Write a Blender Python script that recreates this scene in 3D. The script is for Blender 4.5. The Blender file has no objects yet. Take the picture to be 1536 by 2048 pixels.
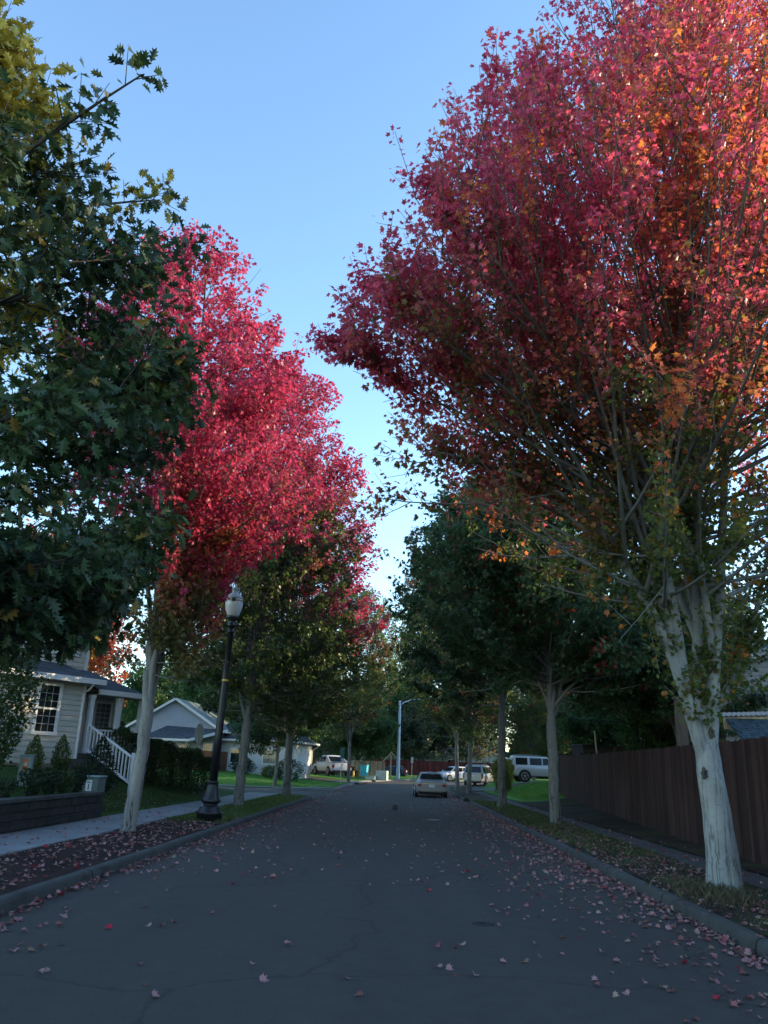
import bpy, math, random
import numpy as np
from mathutils import Vector, Matrix
C = bpy.context.scene.collection
S = bpy.context.scene
R = math.radians
# ------------------------------------------------------------------ camera
F, H = 1600.0, 1.65
_ey = np.array([30., -510., -F]); _ey /= np.linalg.norm(_ey)
_ez = np.array([188., 0., -F]); _ez[1] = -(_ez[0]*_ey[0]+_ez[2]*_ey[2])/_ey[1]; _ez /= np.linalg.norm(_ez)
_ex = np.cross(_ey, _ez)
CM = np.stack([_ex, _ey, _ez], 1)            # camera axes <- world axes
cam_d = bpy.data.cameras.new('camera'); cam = bpy.data.objects.new('camera', cam_d); C.objects.link(cam)
cam_d.sensor_fit = 'VERTICAL'; cam_d.sensor_height = 36; cam_d.lens = F/2048*36
cam_d.clip_start = .1; cam_d.clip_end = 3000
cam.matrix_world = Matrix.Translation((0, 0, H)) @ Matrix(CM.T.tolist()).to_4x4()
S.camera = cam
# ------------------------------------------------------------------ sky, sun, exposure
SUN_EL, SUN_AZ = 11.0, 72.0                 # azimuth clockwise from +Y
w = bpy.data.worlds.new('World'); S.world = w; w.use_nodes = True
nt = w.node_tree
sky = nt.nodes.new('ShaderNodeTexSky'); sky.sky_type = 'NISHITA'; sky.sun_disc = False
sky.sun_elevation = R(SUN_EL); sky.sun_rotation = R(SUN_AZ)
sky.air_density = 1.0; sky.dust_density = 0.0; sky.ozone_density = 2.4
nt.links.new(sky.outputs[0], nt.nodes['Background'].inputs[0])
nt.nodes['Background'].inputs[1].default_value = 0.15
sl = bpy.data.lights.new('sun', 'SUN'); sl.energy = 2.6; sl.angle = R(.6); sl.color = (1, .80, .52)
so = bpy.data.objects.new('sun', sl); C.objects.link(so)
sd = Vector((math.sin(R(SUN_AZ))*math.cos(R(SUN_EL)), math.cos(R(SUN_AZ))*math.cos(R(SUN_EL)), math.sin(R(SUN_EL))))
so.rotation_euler = sd.to_track_quat('Z', 'Y').to_euler()
S.view_settings.view_transform = 'Standard'; S.view_settings.look = 'None'
S.view_settings.exposure = 2.04; S.view_settings.gamma = 1
S.render.engine = 'CYCLES'
S.cycles.max_bounces = 8; S.cycles.transmission_bounces = 4; S.cycles.diffuse_bounces = 4
S.cycles.use_adaptive_sampling = True
try:
    S.cycles.use_denoising = True; S.cycles.denoiser = 'OPENIMAGEDENOISE'
except Exception: pass

def at(u, v, Y):                              # planning aid: photo pixel + distance along the road -> place in the world
    d = CM.T @ np.array([u-768., 1024.-v, -F]); return np.array([0, 0, H]) + d*(Y/d[1])
def ss(a, b, x):
    t = np.clip((x-a)/(b-a), 0, 1); return t*t*(3-2*t)

# ------------------------------------------------------------------ object helpers
def tag(o, label=None, cat=None, group=None, kind=None):
    if label: o['label'] = label
    if cat: o['category'] = cat
    if group: o['group'] = group
    if kind: o['kind'] = kind
    return o
def empty(name, loc=(0, 0, 0), rz=0, label=None, cat=None, group=None):
    o = bpy.data.objects.new(name, None); C.objects.link(o); o.empty_display_size = .2
    o.location = loc; o.rotation_euler = (0, 0, rz)
    return tag(o, label, cat, group)
def copy_tree(o, parent=None):
    c = o.copy(); C.objects.link(c)
    if parent is not None: c.parent = parent
    for ch in list(o.children): copy_tree(ch, c)
    return c
def link(name, me, mat, parent=None):
    o = bpy.data.objects.new(name, me); C.objects.link(o)
    if mat:
        for m in (mat if isinstance(mat, (list, tuple)) else [mat]): me.materials.append(m)
    if parent is not None: o.parent = parent
    return o
def np_mesh(name, V, Fc, smooth=False, col=None, sizes=None):
    """V (n,3); Fc (m,k) or flat index list with sizes"""
    me = bpy.data.meshes.new(name)
    V = np.asarray(V, np.float32)
    if sizes is None:
        Fc = np.asarray(Fc, np.int32); m, k = Fc.shape
        sizes = np.full(m, k, np.int32); flat = Fc.ravel()
    else:
        flat = np.asarray(Fc, np.int32); sizes = np.asarray(sizes, np.int32); m = len(sizes)
    me.vertices.add(len(V)); me.vertices.foreach_set('co', V.ravel())
    me.loops.add(len(flat)); me.loops.foreach_set('vertex_index', flat)
    me.polygons.add(m)
    st = np.zeros(m, np.int32); st[1:] = np.cumsum(sizes)[:-1]
    me.polygons.foreach_set('loop_start', st)
    try: me.polygons.foreach_set('loop_total', sizes)
    except Exception: pass
    if col is not None:
        a = me.attributes.new('leafcol', 'FLOAT_COLOR', 'POINT')
        c4 = np.ones((len(V), 4), np.float32); c4[:, :3] = col
        a.data.foreach_set('color', c4.ravel())
    me.update(calc_edges=True)
    me.polygons.foreach_set('use_smooth', np.full(m, smooth, bool))
    return me
class MB:
    def __init__(s): s.v = []; s.f = []; s.m = []
    def add(s, vs, fs, mi=0):
        b = len(s.v); s.v += [tuple(map(float, v)) for v in vs]
        s.f += [tuple(b+i for i in f) for f in fs]; s.m += [mi]*len(fs); return s
    def box(s, a, b, mi=0):
        (x0, y0, z0), (x1, y1, z1) = a, b
        return s.add([(x0,y0,z0),(x1,y0,z0),(x1,y1,z0),(x0,y1,z0),(x0,y0,z1),(x1,y0,z1),(x1,y1,z1),(x0,y1,z1)],
                     [(0,3,2,1),(4,5,6,7),(0,1,5,4),(1,2,6,5),(2,3,7,6),(3,0,4,7)], mi)
    def cbox(s, c, d, mi=0):
        return s.box([c[i]-d[i]/2 for i in range(3)], [c[i]+d[i]/2 for i in range(3)], mi)
    def beam(s, p, q, wd, ht, mi=0):         # rectangular bar from p to q
        p, q = Vector(p), Vector(q); d = (q-p).normalized()
        up = Vector((0, 0, 1)) if abs(d.z) < .95 else Vector((0, 1, 0))
        a = d.cross(up).normalized()*wd/2; b = a.cross(d).normalized()*ht/2
        vs = [p-a-b, p+a-b, p+a+b, p-a+b, q-a-b, q+a-b, q+a+b, q-a+b]
        return s.add(vs, [(0,1,2,3),(7,6,5,4),(0,4,5,1),(1,5,6,2),(2,6,7,3),(3,7,4,0)], mi)
    def tube(s, pts, rad, n=8, mi=0, cap=True):
        V, Fc = tube_np(pts, rad, n)
        b = len(V); fs = [tuple(f) for f in Fc]
        if cap: fs += [tuple(range(n-1, -1, -1)), tuple(range(b-n, b))]
        return s.add(V, fs, mi)
    def lathe(s, prof, n=16, c=(0, 0, 0), mi=0):
        vs = []; fs = []
        for r, z in prof:
            for k in range(n):
                a = 2*math.pi*k/n; vs.append((c[0]+r*math.cos(a), c[1]+r*math.sin(a), c[2]+z))
        for i in range(len(prof)-1):
            for k in range(n):
                k2 = (k+1) % n; fs.append((i*n+k, i*n+k2, (i+1)*n+k2, (i+1)*n+k))
        fs += [tuple(range(n-1, -1, -1)), tuple((len(prof)-1)*n+k for k in range(n))]
        return s.add(vs, fs, mi)
    def disc_y(s, c, r, t, n=20, axis=0, mi=0):    # short cylinder along axis 0(x)/1(y)
        vs = []
        for e in (-t/2, t/2):
            for k in range(n):
                a = 2*math.pi*k/n; p = [0, 0, 0]
                p[axis] = e; o = [i for i in range(3) if i != axis]
                p[o[0]] = r*math.cos(a); p[o[1]] = r*math.sin(a)
                vs.append([c[i]+p[i] for i in range(3)])
        fs = [tuple(range(n-1, -1, -1)), tuple(range(n, 2*n))]
        for k in range(n): fs.append((k, (k+1) % n, n+(k+1) % n, n+k))
        return s.add(vs, fs, mi)
    def prism(s, poly, axis, a, b, mi=0):     # polygon of 2-tuples in the plane normal to axis, extruded a..b
        def P(p, e):
            q = list(p); q.insert(axis, e); return q
        n = len(poly); vs = [P(p, a) for p in poly]+[P(p, b) for p in poly]
        fs = [tuple(range(n-1, -1, -1)), tuple(range(n, 2*n))]+[(k, (k+1) % n, n+(k+1) % n, n+k) for k in range(n)]
        return s.add(vs, fs, mi)
    def build(s, name, mat, parent=None, bevel=0, smooth=False):
        me = bpy.data.meshes.new(name); me.from_pydata(s.v, [], s.f)
        if isinstance(mat, (list, tuple)):
            me.polygons.foreach_set('material_index', s.m)
        import bmesh
        bm = bmesh.new(); bm.from_mesh(me); bmesh.ops.recalc_face_normals(bm, faces=bm.faces)
        if bevel:
            es = [e for e in bm.edges if len(e.link_faces) == 2 and e.calc_face_angle(0) > .6]
            bmesh.ops.bevel(bm, geom=es, offset=bevel, segments=2, affect='EDGES', profile=.5, clamp_overlap=True)
        bm.to_mesh(me); bm.free()
        if smooth:
            me.polygons.foreach_set('use_smooth', np.ones(len(me.polygons), bool))
        o = link(name, me, mat, parent)
        return o
def tube_np(pts, rad, n, cap=False):
    P = np.asarray(pts, float); k = len(P); rad = np.broadcast_to(np.asarray(rad, float), (k,))
    T = np.gradient(P, axis=0); T /= np.linalg.norm(T, axis=1)[:, None]+1e-9
    ref = np.array([1., 0, 0]) if abs(T[0][0]) < .8 else np.array([0, 1., 0])
    A = np.cross(T, ref); A /= np.linalg.norm(A, axis=1)[:, None]+1e-9; B = np.cross(T, A)
    an = np.arange(n)*2*math.pi/n
    V = P[:, None] + rad[:, None, None]*(np.cos(an)[None, :, None]*A[:, None]+np.sin(an)[None, :, None]*B[:, None])
    i = np.arange(k-1)[:, None]*n; j = np.arange(n)[None]; j2 = (j+1) % n
    Fc = np.stack([i+j, i+j2, i+n+j2, i+n+j], -1).reshape(-1, 4)
    return V.reshape(-1, 3), Fc

# ------------------------------------------------------------------ materials
MATS = {}
def _mat(name):
    m = bpy.data.materials.new(name); m.use_nodes = True; MATS[name] = m
    return m, m.node_tree, m.node_tree.nodes['Principled BSDF']
def nd(t, kind, **kw):
    n = t.nodes.new('ShaderNode'+kind)
    for k, v in kw.items(): setattr(n, k, v)
    return n
def noise(t, vec, scale, detail=4, rough=.6):
    n = nd(t, 'TexNoise'); n.inputs['Scale'].default_value = scale; n.inputs['Detail'].default_value = detail
    n.inputs['Roughness'].default_value = rough; t.links.new(vec, n.inputs['Vector']); return n.outputs['Fac']
def ramp(t, fac, stops):
    r = nd(t, 'ValToRGB'); cr = r.color_ramp
    while len(cr.elements) < len(stops): cr.elements.new(.5)
    for e, (p, c) in zip(cr.elements, stops):
        e.position = p; e.color = (*c, 1) if len(c) == 3 else c
    t.links.new(fac, r.inputs[0]); return r.outputs[0]
def mixc(t, fac, a, b, mode='MIX'):
    m = nd(t, 'Mix', data_type='RGBA', blend_type=mode)
    for i, x in ((0, fac), (6, a), (7, b)):
        if isinstance(x, (int, float)): m.inputs[i].default_value = x
        elif isinstance(x, tuple): m.inputs[i].default_value = (*x, 1)
        else: t.links.new(x, m.inputs[i])
    return m.outputs[2]
def coords(t, scale=(1, 1, 1), which='Object'):
    tc = nd(t, 'TexCoord'); mp = nd(t, 'Mapping'); mp.inputs['Scale'].default_value = scale
    t.links.new(tc.outputs[which], mp.inputs[0]); return mp.outputs[0]
def bump(t, b, h, strength=.3, dist=.02):
    n = nd(t, 'Bump'); n.inputs['Strength'].default_value = strength; n.inputs['Distance'].default_value = dist
    t.links.new(h, n.inputs['Height']); t.links.new(n.outputs[0], b.inputs['Normal'])
def plain(name, c, rough=.6, var=.25, scale=3, metallic=0, coat=0, stretch=(1, 1, 1), bmp=0, spec=.5):
    m, t, b = _mat(name); v = coords(t, stretch)
    f = noise(t, v, scale, 5)
    lo = tuple(x*(1-var) for x in c); hi = tuple(min(1, x*(1+var)) for x in c)
    t.links.new(ramp(t, f, [(.3, lo), (.7, hi)]), b.inputs['Base Color'])
    b.inputs['Roughness'].default_value = rough; b.inputs['Metallic'].default_value = metallic
    b.inputs['Coat Weight'].default_value = coat; b.inputs['Specular IOR Level'].default_value = spec
    if bmp: bump(t, b, noise(t, v, scale*6, 3), bmp)
    return m
def leaf_mat(name, trans=.46, rough=.4, tmul=1.5):
    m, t, b = _mat(name)
    at_ = nd(t, 'Attribute'); at_.attribute_name = 'leafcol'
    v = coords(t); f = noise(t, v, 9, 2)
    col = mixc(t, 1, at_.outputs[0], ramp(t, f, [(.3, (.75, .75, .75)), (.7, (1.15, 1.15, 1.15))]), 'MULTIPLY')
    t.links.new(col, b.inputs['Base Color']); b.inputs['Roughness'].default_value = rough
    b.inputs['Specular IOR Level'].default_value = .35
    tr = nd(t, 'BsdfTranslucent')
    tc = mixc(t, 1, col, (tmul, tmul, tmul*.8), 'MULTIPLY'); t.links.new(tc, tr.inputs[0])
    mx = nd(t, 'MixShader'); mx.inputs[0].default_value = trans
    t.links.new(b.outputs[0], mx.inputs[1]); t.links.new(tr.outputs[0], mx.inputs[2])
    t.links.new(mx.outputs[0], t.nodes['Material Output'].inputs[0])
    return m
def bark_mat(name, light, dark, zsc=.35, crack=.5, moss=None, scars=True):
    m, t, b = _mat(name)
    v = coords(t, (1, 1, .16)); n1 = noise(t, v, 13, 6, .7)
    v2 = coords(t); n2 = noise(t, v2, 2.2, 4); n3 = noise(t, v2, 22, 4)
    vv = coords(t, (1, 1, .07)); cn = noise(t, vv, 9, 4, .6)
    ab = nd(t, 'Math', operation='SUBTRACT'); ab.inputs[1].default_value = .5; t.links.new(cn, ab.inputs[0])
    ab2 = nd(t, 'Math', operation='ABSOLUTE'); t.links.new(ab.outputs[0], ab2.inputs[0])
    class vo: outputs = [ab2.outputs[0]]
    base = ramp(t, n2, [(.3, tuple(x*.72 for x in light)), (.65, light)])
    base = mixc(t, ramp(t, n3, [(.55, (0, 0, 0)), (.75, (.6, .6, .6))]), base, tuple(x*.45 for x in light))
    cr = ramp(t, vo.outputs[0], [(0, (1, 1, 1)), (.012, (.9, .9, .9)), (.032, (0, 0, 0))])
    # fissures are strongest low on the trunk
    sep = nd(t, 'SeparateXYZ'); t.links.new(v2, sep.inputs[0])
    mr = nd(t, 'MapRange'); mr.inputs[1].default_value = .2; mr.inputs[2].default_value = 3.0
    mr.inputs[3].default_value = crack; mr.inputs[4].default_value = crack*.08; t.links.new(sep.outputs[2], mr.inputs[0])
    k = nd(t, 'Math', operation='MULTIPLY'); t.links.new(cr, k.inputs[0]); t.links.new(mr.outputs[0], k.inputs[1])
    col = mixc(t, k.outputs[0], base, dark)
    # dark streaks
    st = ramp(t, n1, [(.60, (0, 0, 0)), (.74, (.5, .5, .5))])
    col = mixc(t, st, col, tuple(x*.35 for x in light))
    # horizontal marks
    vh = coords(t, (1, 1, 5)); hz = ramp(t, noise(t, vh, 6, 3), [(.66, (0, 0, 0)), (.72, (.8, .8, .8))])
    col = mixc(t, hz, col, tuple(x*.3 for x in light))
    # the younger wood higher up is browner
    m2 = nd(t, 'MapRange'); m2.inputs[1].default_value = 3.2; m2.inputs[2].default_value = 6.5; m2.inputs[4].default_value = .85; t.links.new(sep.outputs[2], m2.inputs[0])
    col = mixc(t, m2.outputs[0], col, (.085, .075, .065))
    t.links.new(col, b.inputs['Base Color']); b.inputs['Roughness'].default_value = .9
    b.inputs['Specular IOR Level'].default_value = .2
    bump(t, b, mixc(t, .5, n1, cr), .5, -.03)
    return m

def asphalt(name, c):
    m, t, b = _mat(name); v = coords(t)
    big = noise(t, v, .35, 4); fine = noise(t, v, 55, 3, .9); mid = noise(t, v, 4, 5)
    vs_ = coords(t, (1, .06, 1)); lane = noise(t, vs_, 1.1, 3)
    col = ramp(t, big, [(.3, tuple(x*.82 for x in c)), (.7, tuple(x*1.15 for x in c))])
    col = mixc(t, .6, col, ramp(t, lane, [(.35, tuple(x*.75 for x in c)), (.65, tuple(x*1.25 for x in c))]))
    col = mixc(t, 1, col, ramp(t, fine, [(.32, (.35, .35, .35)), (.7, (1.9, 1.9, 1.9))]), 'MULTIPLY')
    col = mixc(t, .5, col, ramp(t, mid, [(.35, tuple(x*.8 for x in c)), (.65, tuple(x*1.1 for x in c))]))
    vo = nd(t, 'TexVoronoi', feature='DISTANCE_TO_EDGE'); vo.inputs['Scale'].default_value = .22
    wob = nd(t, 'VectorMath', operation='ADD'); nn = nd(t, 'TexNoise'); nn.inputs['Scale'].default_value = .9; nn.inputs['Detail'].default_value = 6
    t.links.new(v, nn.inputs[0]); sc = nd(t, 'VectorMath', operation='SCALE'); sc.inputs[3].default_value = 1.2
    t.links.new(nn.outputs['Color'], sc.inputs[0]); t.links.new(v, wob.inputs[0]); t.links.new(sc.outputs[0], wob.inputs[1])
    t.links.new(wob.outputs[0], vo.inputs['Vector'])
    cr = ramp(t, vo.outputs[0], [(0, (.55, .55, .55)), (.008, (0, 0, 0))])
    col = mixc(t, cr, col, tuple(x*.4 for x in c))
    t.links.new(col, b.inputs['Base Color']); b.inputs['Roughness'].default_value = .85; b.inputs['Specular IOR Level'].default_value = .3
    bump(t, b, fine, .35, .006); return m
def ground_mat(name, stops, scale=1.5, fine=40, bmp=.6):
    m, t, b = _mat(name); v = coords(t)
    f = noise(t, v, scale, 6, .7); g = noise(t, v, fine, 3, .8)
    col = ramp(t, f, stops)
    col = mixc(t, 1, col, ramp(t, g, [(.3, (.5, .5, .5)), (.7, (1.45, 1.45, 1.45))]), 'MULTIPLY')
    t.links.new(col, b.inputs['Base Color']); b.inputs['Roughness'].default_value = .95; b.inputs['Specular IOR Level'].default_value = .15
    bump(t, b, g, bmp, .03); return m
def strip_mat(name):                           # verge: bark mulch near, grass further off, by position along the road
    m, t, b = _mat(name); v = coords(t)
    f = noise(t, v, 1.2, 6, .7); g = noise(t, v, 45, 3, .8)
    mul = ramp(t, f, [(.3, (.018, .010, .010)), (.7, (.05, .028, .024))])
    gr = ramp(t, f, [(.3, (.05, .07, .02)), (.55, (.07, .12, .03)), (.75, (.12, .12, .06))])
    sep = nd(t, 'SeparateXYZ'); t.links.new(v, sep.inputs[0])
    ad = nd(t, 'Math', operation='MULTIPLY_ADD'); ad.inputs[1].default_value = 5; t.links.new(f, ad.inputs[0]); t.links.new(sep.outputs[1], ad.inputs[2])
    mr = nd(t, 'MapRange'); mr.inputs[1].default_value = 23.5; mr.inputs[2].default_value = 26; t.links.new(ad.outputs[0], mr.inputs[0])
    col = mixc(t, mr.outputs[0], mul, gr)
    col = mixc(t, 1, col, ramp(t, g, [(.3, (.5, .5, .5)), (.7, (1.45, 1.45, 1.45))]), 'MULTIPLY')
    t.links.new(col, b.inputs['Base Color']); b.inputs['Roughness'].default_value = .95; b.inputs['Specular IOR Level'].default_value = .15
    bump(t, b, g, .7, .03); return m
def concrete(name, c, joint=1.5, axis=1):
    m, t, b = _mat(name); v = coords(t)
    f = noise(t, v, .9, 6, .7); g = noise(t, v, 60, 3, .8)
    col = ramp(t, f, [(.3, tuple(x*.7 for x in c)), (.7, tuple(x*1.1 for x in c))])
    col = mixc(t, 1, col, ramp(t, g, [(.3, (.8, .8, .8)), (.7, (1.15, 1.15, 1.15))]), 'MULTIPLY')
    t.links.new(col, b.inputs['Base Color']); b.inputs['Roughness'].default_value = .9; b.inputs['Specular IOR Level'].default_value = .25
    if joint == 3.0:                            # casting joints every three metres and grime patches
        sp = nd(t, 'SeparateXYZ'); t.links.new(v, sp.inputs[0]); a = nd(t, 'Math', operation='PINGPONG'); a.inputs[1].default_value = 1.5; t.links.new(sp.outputs[1], a.inputs[0])
        c2 = mixc(t, ramp(t, a.outputs[0], [(0, (1, 1, 1)), (.014, (1, 1, 1)), (.02, (0, 0, 0))]), col, (.015, .015, .014))
        c2 = mixc(t, ramp(t, noise(t, v, 2.6, 5, .7), [(.5, (0, 0, 0)), (.7, (.7, .7, .7))]), c2, (.03, .03, .024)); t.links.new(c2, b.inputs['Base Color'])
    bump(t, b, g, .3, .01); return m
def wood(name, c, var=.35, grey=0):
    m, t, b = _mat(name); v = coords(t, (1, 1, .12)); f = noise(t, v, 14, 6, .7); v2 = coords(t); f2 = noise(t, v2, .8, 4)
    col = ramp(t, f, [(.3, tuple(x*(1-var) for x in c)), (.7, tuple(x*(1+var) for x in c))])
    col = mixc(t, 1, col, ramp(t, f2, [(.3, (.7, .7, .7)), (.7, (1.2, 1.2, 1.2))]), 'MULTIPLY')
    ge = nd(t, 'NewGeometry'); rr = ramp(t, ge.outputs['Random Per Island'], [(0, (.55, .55, .55)), (.6, (1, 1, 1)), (1, (1.5, 1.42, 1.36))])
    col = mixc(t, 1, col, rr, 'MULTIPLY')
    t.links.new(col, b.inputs['Base Color']); b.inputs['Roughness'].default_value = .85; b.inputs['Specular IOR Level'].default_value = .25
    bump(t, b, f, .4, .01); return m
def brickwork(name, c1, c2, mortar, w_=.45, h_=.2):
    m, t, b = _mat(name); tc = nd(t, 'TexCoord'); sp = nd(t, 'SeparateXYZ'); cb = nd(t, 'CombineXYZ')
    t.links.new(tc.outputs['Object'], sp.inputs[0])
    ad = nd(t, 'Math', operation='ADD'); t.links.new(sp.outputs[0], ad.inputs[0]); t.links.new(sp.outputs[1], ad.inputs[1])
    t.links.new(ad.outputs[0], cb.inputs[0]); t.links.new(sp.outputs[2], cb.inputs[1])
    br = nd(t, 'TexBrick'); t.links.new(cb.outputs[0], br.inputs[0])
    br.inputs['Scale'].default_value = 1; br.inputs['Brick Width'].default_value = w_; br.inputs['Row Height'].default_value = h_
    br.inputs['Mortar Size'].default_value = .012; br.inputs['Color1'].default_value = (*c1, 1); br.inputs['Color2'].default_value = (*c2, 1); br.inputs['Mortar'].default_value = (*mortar, 1)
    g = noise(t, coords(t), 18, 5, .75)
    col = mixc(t, 1, br.outputs[0], ramp(t, g, [(.3, (.45, .45, .45)), (.7, (1.4, 1.4, 1.4))]), 'MULTIPLY')
    t.links.new(col, b.inputs['Base Color']); b.inputs['Roughness'].default_value = .9
    bump(t, b, g, .8, .03); return m
def shingle(name, c):
    m, t, b = _mat(name); tc = nd(t, 'TexCoord')
    v = coords(t); br = nd(t, 'TexBrick'); sp = nd(t, 'SeparateXYZ'); cb = nd(t, 'CombineXYZ')
    t.links.new(v, sp.inputs[0]); t.links.new(sp.outputs[0], cb.inputs[0]); t.links.new(sp.outputs[1], cb.inputs[1])
    t.links.new(cb.outputs[0], br.inputs[0]); br.inputs['Brick Width'].default_value = .33; br.inputs['Row Height'].default_value = .14; br.inputs['Scale'].default_value = 1
    br.inputs['Mortar Size'].default_value = .012
    br.inputs['Color1'].default_value = (*[x*.75 for x in c], 1); br.inputs['Color2'].default_value = (*[x*1.25 for x in c], 1); br.inputs['Mortar'].default_value = (*[x*.3 for x in c], 1)
    g = noise(t, v, 3, 5); col = mixc(t, 1, br.outputs[0], ramp(t, g, [(.3, (.75, .75, .75)), (.7, (1.2, 1.2, 1.2))]), 'MULTIPLY')
    t.links.new(col, b.inputs['Base Color']); b.inputs['Roughness'].default_value = .9; b.inputs['Specular IOR Level'].default_value = .3
    return m
def glass_mat(name, c=(.02, .025, .03), rough=.05):
    m, t, b = _mat(name); v = coords(t); f = noise(t, v, 1.3, 3)
    t.links.new(ramp(t, f, [(.3, tuple(x*.6 for x in c)), (.7, tuple(x*1.5 for x in c))]), b.inputs['Base Color'])
    b.inputs['Roughness'].default_value = rough; b.inputs['Specular IOR Level'].default_value = .3 if name == 'car_glass' else .6; return m
M = dict(
 asphalt=asphalt('asphalt', (.054, .050, .043)), asphalt2=asphalt('driveway_asphalt', (.075, .078, .08)),
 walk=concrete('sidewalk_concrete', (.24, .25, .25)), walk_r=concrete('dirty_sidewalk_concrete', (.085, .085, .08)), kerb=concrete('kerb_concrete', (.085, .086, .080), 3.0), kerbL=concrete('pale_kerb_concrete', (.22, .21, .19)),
 strip=strip_mat('verge_soil'), dirt=ground_mat('bare_verge_soil', [(.3, (.022, .018, .014)), (.5, (.05, .04, .03)), (.62, (.05, .07, .025)), (.8, (.06, .10, .03))], .8),
 lawn=ground_mat('lawn', [(.3, (.028, .055, .012)), (.7, (.055, .10, .02))], 1.1, 50), lawn2=ground_mat('bright_lawn', [(.3, (.06, .15, .02)), (.7, (.10, .24, .035))], .7, 30),
 earth=ground_mat('earth', [(.3, (.04, .05, .02)), (.7, (.07, .09, .03))], .2, 6),
 leaf=leaf_mat('leaf'), leaf_dark=leaf_mat('glossy_leaf', .25, .4, 1.3), litter=leaf_mat('dry_leaf', .15, .7, 1.1),
 bark_pale=bark_mat('pale_maple_bark', (.34, .35, .325), (.05, .05, .046), crack=.7), bark_left=bark_mat('fissured_maple_bark', (.29, .28, .25), (.03, .028, .025), crack=1), bark=bark_mat('grey_maple_bark', (.21, .205, .175), (.022, .02, .018), crack=1), bark_dark=bark_mat('dark_bark', (.10, .09, .075), (.02, .018, .015)),
 siding=plain('cream_siding', (.52, .50, .42), .6, .07, 2), siding_grey=plain('grey_siding', (.34, .38, .42), .6, .07, 2), siding_white=plain('white_siding', (.50, .50, .47), .6, .06, 2), siding_dull=plain('dull_beige_siding', (.36, .34, .30), .6, .08, 2),
 trim=plain('white_trim', (.74, .73, .68), .5, .06, 4), trimsh=plain('white_paint', (.70, .72, .72), .5, .06, 5),
 found=concrete('foundation', (.36, .31, .24)), steps=concrete('step_concrete', (.10, .095, .085)),
 roof=shingle('slate_shingle', (.070, .080, .095)), roof_green=shingle('green_grey_shingle', (.18, .21, .19)), roof_teal=shingle('teal_shingle', (.032, .062, .075)), roof_dark=shingle('dark_shingle', (.05, .055, .06)),
 glass=glass_mat('window_glass', (.018, .02, .02)), glass_curtain=glass_mat('curtained_glass', (.13, .14, .12), .15), carglass=glass_mat('car_glass', (.010, .011, .012), .12), muntin=plain('muntin_white', (.42, .42, .40), .5, .05),
 dark=plain('dark_interior', (.02, .02, .02), .9), blockwall=brickwork('split_face_block', (.030, .027, .027), (.046, .040, .038), (.01, .009, .009)),
 fence_brown=wood('stained_fence_board', (.048, .026, .021)), fence_orange=wood('cedar_fence_board', (.42, .17, .06), .2), fence_brown2=wood('brown_fence_board', (.15, .065, .035)), fence_red=wood('red_fence_board', (.10, .022, .020), .2), fence_tan=wood('tan_fence_board', (.34, .26, .17), .2), fence_far=wood('weathered_fence_board', (.10, .08, .06)),
 wood=wood('weathered_post', (.16, .13, .10)), rawood=wood('raw_timber', (.40, .33, .2)),
 black=plain('black_paint', (.012, .014, .017), .38, .3, 6), globe=plain('frosted_globe', (.62, .64, .62), .2, .04, 3), brass=plain('aged_band', (.30, .26, .18), .4, .3, 8, .6), grey_cap=plain('grey_cap', (.32, .34, .33), .35, .1), yellow=plain('yellow_band', (.75, .48, .05), .5, .1),
 signback=plain('aluminium_sign_back', (.62, .58, .45), .45, .05, 2), signpost=plain('galvanised_post', (.48, .47, .42), .45, .12, 8), signgreen=plain('green_sign', (.05, .13, .12), .4, .1), pole=plain('white_pole_paint', (.62, .70, .76), .45, .05, 1),
 ped=plain('pale_green_cabinet', (.20, .28, .29), .5, .08), trans=plain('grey_green_cabinet', (.13, .16, .14), .5, .1), orange=plain('orange_sticker', (.60, .16, .05), .5, .1), white=plain('white_sticker', (.75, .75, .72), .5, .04), palebox=plain('pale_green_box', (.42, .54, .48), .5, .06),
 cyan=plain('cyan_plastic', (.01, .38, .52), .45, .1), darkplastic=plain('dark_plastic', (.025, .027, .03), .5, .2), tyre=plain('tyre_rubber', (.018, .018, .019), .85, .2, 20), rim=plain('alloy_rim', (.50, .50, .52), .3, .1, 10, .7),
 p_gold=plain('gold_grey_car_paint', (.25, .255, .265), .3, .05, 2, .2, .6), p_white=plain('white_car_paint', (.66, .68, .72), .3, .03, 2, 0, .7), p_silver=plain('pale_silver_car_paint', (.50, .50, .48), .3, .04, 2, .25, .6), p_grey=plain('grey_car_paint', (.27, .29, .31), .28, .05, 2, .4, .6), p_blue=plain('dark_blue_car_paint', (.02, .05, .08), .25, .1, 2, .3, .7),
 tail=plain('red_lamp_lens', (.26, .015, .02), .2, .2, 30), headl=plain('clear_lamp_lens', (.6, .62, .65), .1, .1, 30), bumper=plain('grey_bumper', (.16, .165, .17), .5, .1), plate=plain('licence_plate', (.62, .66, .66), .5, .12, 25), chrome=plain('bright_trim', (.55, .56, .57), .2, .1, 5, .8),
)
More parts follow.
